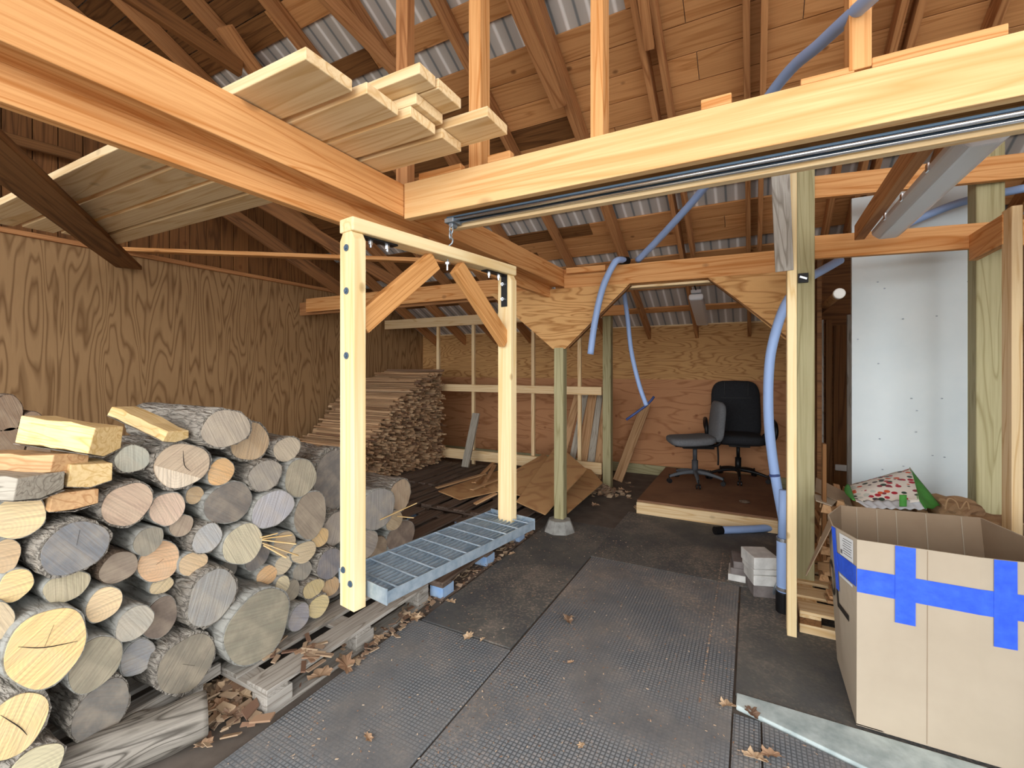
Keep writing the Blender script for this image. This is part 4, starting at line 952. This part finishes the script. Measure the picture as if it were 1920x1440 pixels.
part_world(MB().tube([a+Vector((0, 0, .06)), a+Vector((-.02, -.02, .12)), a+Vector((-.08, -.05, .22))], .006, 8, 5).build('power_cord', 'black', smooth=True), fx)
part_world(MB().tube([c+Vector((0, -.2, .06)), c+Vector((0, -.2, .3))], .003, 6, 1).build('hanging_wire', 'galv', smooth=True), fx)
tb = tag(empty('tube_lamp', (.5, 3.62, 1.94)), 'round fluorescent tube seen end on in the dark storage gap', 'light')
MB().cyl((0, 0, 0), (.0, 1.3, 0), .028, n=18).build('lamp_tube', 'old', tb, 0, True)
MB().cyl((0, -.04, 0), (0, 0, 0), .034, n=20).build('end_cap', 'whiteplastic', tb, .006)

# ================================================================ PLATFORM, CHAIRS
pf = tag(empty('platform', (-.41, 5.47, 0)), 'low plywood platform with a pale front board, under the office chairs', 'platform')
MB().box((0, 0, .132), (1.22, 1.72, .016)).build('plywood_top', 'platform', pf, .002)
bar('front_board', (-1.02, 4.60, .062), (.20, 4.60, .062), .038, .122, 'spruce_light', pf)
for X in (-1.0, .18): bar('side_board', (X, 4.62, .062), (X, 6.3, .062), .038, .122, 'green', pf)
sh = tag(MB().sph((0, 0, 0), .05, (1, .8, .3)).build('leaf_clump', 'barkbrown'), 'small dark clump of wet leaves on the platform', 'clump'); sh.location = PZ(1396, 940, .152)
def star(parent, mat, r, z, n=5, rot=0.0, th=.03):
    for i in range(n):
        a = rot+2*math.pi*i/n; d = Vector((math.cos(a), math.sin(a), 0)); mb = MB()
        mb.tube([Vector((0, 0, z+.05)), d*r*.4+Vector((0, 0, z+.045)), d*r*.8+Vector((0, 0, z+.02)), d*r+Vector((0, 0, z))], lambda t: th*(1-.45*t), 10, 4)
        lg_ = mb.build('star_leg', mat, parent, 0, True)
        c = MB(); e = Vector((-d.y, d.x, 0)); ctr = d*r+Vector((0, 0, .028))
        for s in (-1, 1): c.cyl(ctr+e*s*.008, ctr+e*s*.024, .026, n=16)
        c.cyl(ctr+Vector((0, 0, .01)), ctr+Vector((0, 0, z)), .008, n=8); c.build('caster', 'black', lg_, .002)
def cushion(name, w, d, h, mat, parent, loc, rot=(0, 0, 0), pin=.0, sub=2, taper=1.0, bulge=.0):
    """rounded pad: w (x) d (y) h (z)"""
    bm = bmesh.new(); nx, ny = 8, 8
    def sgn(a, p): return math.copysign(abs(a)**p, a)
    rows = []
    for j in range(13):
        ph = -math.pi/2+math.pi*j/12; row = []
        for i in range(28):
            th = 2*math.pi*i/28; cx = sgn(math.cos(ph), .35)
            x = w/2*cx*sgn(math.cos(th), .42); y = d/2*cx*sgn(math.sin(th), .42); z = h/2*sgn(math.sin(ph), .7)
            k = 1-(1-taper)*(y/d+.5); row.append(bm.verts.new((x*k, y, z+bulge*(x/(w/2))**2+pin*(y/(d/2))**2)))
        rows.append(row)
    for j in range(12):
        for i in range(28):
            try: bm.faces.new((rows[j][i], rows[j][(i+1) % 28], rows[j+1][(i+1) % 28], rows[j+1][i]))
            except ValueError: pass
    bmesh.ops.remove_doubles(bm, verts=bm.verts, dist=1e-5)
    m_ = MB(); m_.bm.free(); m_.bm = bm; o = m_.build(name, mat, parent, 0, True); o.location = loc; o.rotation_euler = rot; return o
# grey task chair, seen from its side, facing left
gp_ = PZ(1303, 905, .14); ch = tag(empty('task_chair', gp_, math.radians(0)), 'grey fabric armless task chair seen from the side on the platform', 'chair')
# local: seat faces -x' after rotation; build facing +Y then rotate
ch.rotation_euler = (0, 0, YAW+math.radians(82))
star(ch, 'greybase', .30, .075, 5, .5, .026)
MB().cyl((0, 0, .10), (0, 0, .26), .034, n=20).cyl((0, 0, .26), (0, 0, .42), .024, n=16).build('gas_lift', 'greyplastic', ch, 0, True)
MB().box((0, -.02, .425), (.18, .34, .045)).box((.13, .0, .41), (.10, .02, .015)).cyl((.17, 0, .41), (.21, 0, .40), .018, n=12).box((.12, -.1, .405), (.08, .02, .015)).cyl((.15, .1, .40), (.2, .12, .38), .014, n=10).build('seat_mechanism', 'black', ch, .006)
cushion('seat', .48, .50, .10, 'fabricgrey', ch, (0, .05, .49), (math.radians(-4), 0, 0), pin=.012)
MB().box((0, 0, 0), (.40, .42, .02)).build('seat_pan', 'black', ch, .01).location = (0, .05, .448)
bk_ = cushion('backrest', .44, .46, .085, 'fabricgrey', ch, (0, -.22, .715), (math.radians(96), 0, 0), bulge=.03, taper=.86)
MB().tube([(0, -.12, .43), (0, -.25, .44), (0, -.285, .52), (0, -.275, .66)], .018, 10, 5).build('back_bar', 'black', ch, 0, True)
MB().tube([(0.05, -.26, .47), (.05, -.27, .3), (.05, -.268, .2)], .010, 8, 4).build('tilt_rod', 'black', ch, 0, True)
# black executive chair behind, facing the camera a little left
bp_ = PZ(1384, 899, .14); ch = tag(empty('office_chair', bp_), 'black high back office chair with loop arms behind the grey one', 'chair')
ch.rotation_euler = (0, 0, YAW+math.radians(180-20)); ch.scale = (1, 1, .975)
star(ch, 'black', .32, .075, 5, .25, .024)
MB().cyl((0, 0, .10), (0, 0, .27), .034, n=20).cyl((0, 0, .27), (0, 0, .43), .02, n=16).build('gas_lift', 'black', ch, 0, True)
MB().box((0, 0, .435), (.22, .3, .04)).build('seat_mechanism', 'black', ch, .006)
cushion('seat', .53, .52, .13, 'fabricblack', ch, (0, .04, .50), (0, 0, 0), pin=.015)
cushion('backrest', .57, .76, .12, 'fabricblack', ch, (0, -.24, .82), (math.radians(98), 0, 0), bulge=.03, taper=.96)
mb = MB()
for z in (.74, .98): mb.box((0, -.182-.12*(z-.86)*.14, z), (.34, .006, .008))
for x in (-.13, .13): mb.box((x, -.19, 1.10), (.006, .006, .16))
mb.build('back_seam', 'black', ch)
for s in (-1, 1):
    mb = MB(); mb.tube([(s*.25, -.14, .47), (s*.34, -.16, .58), (s*.36, -.10, .70), (s*.36, .04, .73), (s*.36, .19, .69), (s*.355, .22, .58), (s*.32, .14, .49), (s*.24, .05, .455)], .021, 10, 5); mb.build('armrest', 'black', ch, 0, True)

# ================================================================ BRICKS, PUMP CORNER
z = .012
for i, (wd_, dpt, hh, dx, lab) in enumerate(((.17, .2, .07, .01, 'pale paver at the bottom of the brick stack'), (.16, .2, .065, .0, 'second pale paver of the brick stack'), (.155, .19, .035, -.008, 'thin yellowish paver in the brick stack'), (.155, .19, .075, -.012, 'white paver on top of the brick stack'))):
    o = MB().box((0, 0, hh/2), (wd_, dpt, hh)).build('paver_brick', 'brick' if i else 'brickdark', None, .005); o.location = (.055+dx, 3.36, z); o.rotation_euler = (0, 0, .25+.06*i); z += hh+.001; tag(o, lab, 'brick')
z = .012
for i, lab in enumerate(('grey brick lowest in the small stack left of the pavers', 'dark brick in the middle of the small stack', 'dark brown brick on top of the small stack')):
    o = MB().box((0, 0, .0225), (.12, .2, .045)).build('paver_brick', ('brick', 'brickdark', 'brickdark')[i], None, .004); o.location = (-.085+.012*i, 3.52, z); o.rotation_euler = (0, 0, .05*i); z += .046; tag(o, lab, 'brick')
tag(bar('metal_bar', (.115, 3.30, .016), (.14, 3.22, .13), .02, .02, 'galv'), 'short grey metal bar leaning by the paver stack', 'bar')

# ================================================================ STORAGE AT RIGHT
tag(MB().box((.955, 4.08, 1.36), (.63, .03, 2.66)).build('white_panel', 'panel', None, .002), 'tall white foam panel standing behind the patterned bag', 'panel')
mb = MB()
for i in range(20):
    mb.sph((R.uniform(.66, 1.26), 4.043, R.uniform(.7, 2.6)), .004, (1.6, .3, 1))
dents = mb.build('panel_dent', M['galv']); dents.parent = bpy.data.objects['white_panel']
pallet(.23, 1.15, 2.93, 3.88, 'pale pallet behind the cardboard box, under the scrap wood', 'X', 'spruce_light', 'old', 5, h=.13)
abox('front_board', .23, 1.15, 2.925, 2.965, .012, .06, 'spruce_light', None).parent = None
fb_ = bpy.data.objects['front_board.001'] if 'front_board.001' in bpy.data.objects else bpy.data.objects['front_board']; part_world(fb_, bpy.data.objects['pallet.007'])
def scrap(x, y, z, L, w, h, rz, ry, mat, lab, grp):
    o = MB().prism([Vector((-L/2, -w/2, -h/2)), Vector((-L/2, w/2, -h/2)), Vector((-L/2, w*.35, h/2)), Vector((-L/2, -w*.3, h*.4))], (L, 0, 0)).build('scrap_piece', mat, None, .002)
    o.location = (x, y, z); o.rotation_euler = (0, ry, rz); return tag(o, lab, 'scrap wood', grp)
# flat strips at the bottom, split scraps above; ends face the camera
z = .145
for i in range(7):
    tag(bar('scrap_strip', (.37+.012*i, 3.12+.01*i, z), (.95, 3.16+.01*i, z), .10, .018, 'scrap'), ('lowest', 'second', 'third', 'fourth', 'fifth', 'sixth', 'topmost')[i]+' flat strip in the layered strips beside the box', 'strip', 'flat wood strips beside the box'); z += .0225
for r_ in range(11):
    for c_ in range(7):
        scrap(.42+.075*c_+R.uniform(-.012, .012), 3.58+R.uniform(-.05, .03), .16+.047*r_+.01*R.random(), .42, R.uniform(.05, .075), R.uniform(.035, .05), math.pi/2+R.uniform(-.15, .15), R.uniform(-.06, .06), 'scrap',
              'short split scrap with its end facing out, stacked behind the box', 'split scraps stacked behind the box')
for k_, (x, y, z, rz, ry, lab) in enumerate(((.43, 3.34, .60, 1.2, .2, 'pale scrap on top of the stack right of the tall treated post'), (.47, 3.30, .56, 1.9, -.3, 'scrap wedge tilted on the stack edge'), (.40, 3.36, .36, 1.5, .1, 'scrap jutting from the stack beside the post'), (.43, 3.33, .25, 2.0, .3, 'tilted scrap low beside the box flap'))):
    scrap(x, y, z, .22, .06, .05, rz, ry, 'scrap', lab, None)
tag(bar('dark_board', (.385, 3.31, .30), (.385, 3.31, 1.0), .02, .06, 'old', up=(0, 1, 0)), 'dark brown board standing right behind the tall treated post', 'board')
# cardboard flaps / scrap on top
def sheetw(name, P, t, mat, lab, cat):
    P = [Vector(p) for p in P]; n = (P[1]-P[0]).cross(P[2]-P[0]).normalized()
    return tag(MB().prism(P, n*t).build(name, mat, None, .001), lab, cat)
sheetw('cardboard_piece', [PY(1530, 895, 3.6), PY(1590, 925, 3.5), PY(1600, 952, 3.35), PY(1528, 920, 3.4)], .006, 'cardinner', 'torn brown cardboard piece lying left of the patterned bag', 'cardboard')
sheetw('cardboard_piece', [PY(1526, 925, 3.4), PY(1570, 938, 3.4), PY(1560, 948, 3.25), PY(1530, 938, 3.25)], .006, 'cardboard', 'small pale cardboard scrap below the torn brown one', 'cardboard')
# standing planks in the gap
for (px0, px1, y0, y1, Yp, mat, lab) in ((1548, 1560, 600, 960, 4.9, 'old', 'dark plank standing in the storage gap, left of the pair'), (1562, 1590, 610, 900, 5.0, 'siding', 'knotty brown plank standing in the storage gap'), (1588, 1598, 590, 940, 4.4, 'weathered', 'grey plank edge standing against the white panel'), (1530, 1544, 600, 1000, 4.6, 'weathered', 'grey plank standing just right of the tall treated post')):
    a = PY((px0+px1)/2, y0, Yp); wd_ = abs(PY(px1, y0, Yp).x-PY(px0, y0, Yp).x)
    tag(bar('standing_plank', (a.x, Yp, .0), (a.x, Yp, a.z), wd_, .03, mat, up=(0, 1, 0)), lab, 'plank')
abx = MB().box((0, 0, 0), (.09, .02, .055)).build('outlet_box', 'whiteplastic', None, .006); abx.location = PY(1577, 877, 4.96); tag(abx, 'small white plastic box low in the storage gap', 'box')
# patterned reusable bag: sagging wedge lying on the scraps
bx = tag(empty('shopping_bag', (.74, 3.42, .60)), 'patterned shopping bag with green trim lying behind the cardboard box', 'bag')
def grid(f, nu, nv):
    mb = MB(); v = [[mb.bm.verts.new(f(i/nu, j/nv)) for j in range(nv+1)] for i in range(nu+1)]
    for i in range(nu):
        for j in range(nv): mb.bm.faces.new((v[i][j], v[i+1][j], v[i+1][j+1], v[i][j+1]))
    return mb
def solid(o, t): s = o.modifiers.new('solid', 'SOLIDIFY'); s.thickness = t; return o
A, B, C_, D = PY(1592, 908, 3.5), PY(1706, 876, 3.62), PY(1722, 938, 3.2), PY(1604, 938, 3.2)
org = Vector((.74, 3.42, .60))
def bagf(u, v):
    p = (A*(1-u)+B*u)*(1-v)+(D*(1-u)+C_*u)*v; s = .03*math.sin(math.pi*u)*math.sin(math.pi*v)
    p = p+Vector((0, -.02, s+.006*noise.noise(Vector((u*5, v*5, 3)))))+Vector((0, 0, -.022*math.sin(math.pi*u)*v)); return p-org
solid(grid(bagf, 16, 10).build('bag_front', 'bag', bx, smooth=True), .003)
E, Gg = PY(1763, 948, 3.3), PY(1735, 955, 3.15)
def sidef(u, v):
    p = (B*(1-u)+E*u)*(1-v)+(C_*(1-u)+Gg*u)*v; return p-org+Vector((0, .012*math.sin(6*u), .006*math.sin(9*v)))
solid(grid(sidef, 10, 8).build('bag_gusset', 'greenbag', bx, smooth=True), .003)
def lowf(u, v):
    a = D*(1-u)+C_*u; b = PY(1625, 952, 3.12)*(1-u)+Gg*u; return a*(1-v)+b*v-org+Vector((0, 0, .004*math.sin(40*u)))
solid(grid(lowf, 40, 4).build('bag_bottom', 'lampwhite', bx, smooth=True), .003)
def bandf(u, v):
    a = A.lerp(D, u)+Vector((-.025*(1-v)*math.sin(3.14*u)-.012*(1-v), 0, 0)); return a-org
solid(grid(bandf, 10, 2).build('bag_edge', 'greenbag', bx, smooth=True), .003)
def ribf(u, v): return PY(1685+14*v, 930+22*u, 3.17-.03*u)-org+Vector((0, -.012, .01))
solid(grid(ribf, 6, 2).build('bag_ribbon', 'greenbag', bx, smooth=True), .002)
MB().box((.02, .06, -.02), (.36, .24, .05)).build('bag_back', 'greenbag', bx, .02)
# paper bags
def crumple(name, c, d, seed, lab):
    bm = bmesh.new(); bmesh.ops.create_icosphere(bm, subdivisions=4, radius=1)
    for v in bm.verts:
        p = v.co.copy(); q = p.normalized(); m_ = max(abs(q.x), abs(q.y), abs(q.z)); p = q/(m_**.6)
        k_ = 1+.22*noise.noise(p*2.2+Vector((seed, 0, 0)))+.10*abs(noise.noise(p*5+Vector((seed, 3, 0))))
        v.co = Vector((p.x*d[0], p.y*d[1], p.z*d[2]))*k_*.5
    m_ = MB(); m_.bm.free(); m_.bm = bm; o = m_.build(name, 'paper'); o.location = c; return tag(o, lab, 'paper bag')
crumple('paper_bag', (1.0, 3.40, .64), (.20, .24, .17), 1.0, 'crumpled brown paper bag right of the patterned bag')
crumple('paper_bag', (1.12, 3.30, .60), (.22, .24, .15), 5.0, 'flatter brown paper bag against the wide treated post')
# loop handles on the paper bag
o = MB().tube([PY(1772, 955, 3.18), PY(1778, 935, 3.2), PY(1792, 940, 3.2), PY(1800, 955, 3.18), PY(1812, 940, 3.2), PY(1818, 955, 3.18)], .004, 8, 5).build('bag_handle', 'paper', smooth=True); part_world(o, bpy.data.objects['paper_bag'])

# ---------------------------------------------------------------- cardboard box
cb = tag(empty('cardboard_box', (.37, 2.25, .024)), 'big open cardboard box with blue tape, at the right', 'box')
O = Vector((.37, 2.25, .024)); HB = .743
bot = [(.37, 2.252), (.37, 2.50), (.37, 2.72), (.42, 2.88), (1.0, 2.88), (1.10, 2.62), (1.10, 2.252), (.73, 2.252)]
top = [(.372, 2.252), (.309, 2.40), (.313, 2.57), (.39, 2.78), (.93, 2.85), (.985, 2.60), (1.10, 2.30), (.73, 2.245)]
def wall_pt(i, f, t):
    n = 8; a, b = i % n, (i+1) % n; p = Vector((*bot[a], O.z)).lerp(Vector((*bot[b], O.z)), f); q = Vector((*top[a], O.z+HB)).lerp(Vector((*top[b], O.z+HB)), f); return p.lerp(q, t)
mb = MB(); nv = 10; V = []
for i in range(8):
    for k_ in range(4):
        V.append([mb.bm.verts.new(wall_pt(i, k_/4, j/nv)-O) for j in range(nv+1)])
for a in range(32):
    for j in range(nv): mb.bm.faces.new((V[a][j], V[(a+1) % 32][j], V[(a+1) % 32][j+1], V[a][j+1]))
o = mb.build('box_wall', 'cardboard', cb); bmesh.ops
me = o.data; me.materials.append(M['cardinner'])
s = o.modifiers.new('solid', 'SOLIDIFY'); s.thickness = .005; s.offset = -1; s.material_offset = 1; s.material_offset_rim = 0
mb = MB(); mb.prism([Vector((x, y, .026))-O for x, y in bot], (0, 0, .004)); mb.build('box_bottom', 'cardinner', cb)
# tape
def strip(name, segs, t0, t1, mat, off=.002):
    """segs: list of (wall index, f0, f1)"""
    mb = MB(); prev = None
    pts = []
    for (i, f0, f1) in segs:
        for k_ in range(7): pts.append((i, f0+(f1-f0)*k_/6))
    ctr = Vector((.75, 2.55, 0))
    def P(i, f, t):
        p = wall_pt(i, f, t); d = p-ctr; d.z = 0
        a = wall_pt(i, .0, t); b = wall_pt(i, 1., t); e = b-a; nrm = Vector((e.y, -e.x, 0)).normalized()
        if nrm.dot(d) < 0: nrm = -nrm
        return p+nrm*off-O
    va = [(mb.bm.verts.new(P(i, f, t0(i, f) if callable(t0) else t0)), mb.bm.verts.new(P(i, f, t1(i, f) if callable(t1) else t1))) for i, f in pts]
    for (a, b), (c, d) in zip(va, va[1:]):
        try: mb.bm.faces.new((a, c, d, b))
        except ValueError: pass
    o = mb.build(name, mat, cb); solid(o, .0008); return o
# wall 7: front-left half (bot7->bot0), wall 6: front-right half (bot6->bot7), wall 0: left near, wall 1: left mid
strip('tape_band', [(6, 0, 1), (7, 0, 1)], .72, .845, 'tape', .003)
strip('tape_band', [(0, 0, 1)], .745, .855, 'tape', .003)
def vt(i, f0, f1, t0, t1): strip('tape_strip', [(i, f0, f1)], t0, t1, 'tape', .0045)
vt(7, .50, .67, .60, 1.0)
vt(6, .73, .90, .58, 1.0)
strip('tape_strip', [(0, .82, .98)], .62, 1.0, 'tape', .0045)
strip('shipping_label', [(0, .12, .66)], .86, .985, 'label', .0035)
strip('label_strip', [(0, .15, .75)], .725, .74, 'label', .0035)
for k_ in range(7): strip('label_text', [(0, .16+.02*(k_ % 3), .50+.03*(k_ % 2))], .965-.014*k_, .9675-.014*k_, 'ink', .0045)
for k_ in range(5): strip('label_barcode', [(0, .56+.016*k_, .5625+.016*k_)], .872, .895, 'ink', .0045)
for f_ in (.12, .27, .41, .62, .86): strip('fold_crease', [(3, f_, f_+.006)], .02, .995, 'cardboard', -.0068)
strip('fold_crease', [(7, .40, .404)], .01, .995, 'cardinner', .0012)
# letters O L on the left side, reading from far to near
def letter(poly_fn, name):
    pass
def lw(s, z):  # point on the lower left side: s = distance from near corner going back, z = height
    t = (z)/HB; y = 2.252+s
    ws = 0 if y < 2.5 else 1
    f = (y-bot[ws][1])/(bot[ws+1][1]-bot[ws][1]); p = wall_pt(ws, f, t); return p+Vector((-.004, 0, 0))-O
mb = MB()
def quad(a, b, c, d): 
    v = [mb.bm.verts.new(lw(*p)) for p in (a, b, c, d)]; mb.bm.faces.new(v)
quad((.25, .53), (.228, .53), (.228, .40), (.25, .40)); quad((.25, .40), (.09, .40), (.09, .375), (.25, .375))
n = 28; cen = (.40, .455)
for k_ in range(n):
    a0, a1 = 2*math.pi*k_/n, 2*math.pi*(k_+1)/n
    q = [(cen[0]+.085*math.cos(a0), cen[1]+.085*math.sin(a0)), (cen[0]+.085*math.cos(a1), cen[1]+.085*math.sin(a1)), (cen[0]+.062*math.cos(a1), cen[1]+.062*math.sin(a1)), (cen[0]+.062*math.cos(a0), cen[1]+.062*math.sin(a0))]
    quad(*q)
solid(mb.build('printed_letters', 'ink', cb), .0006)
# bent outer flap hanging at the back left corner
fl = [Vector((.309, 2.41, .765)), Vector((.312, 2.52, .765)), Vector((.235, 2.62, .47)), Vector((.228, 2.60, .45))]
o = MB().prism([p-O for p in fl], (.004, 0, 0)).build('torn_flap', 'cardinner', cb)
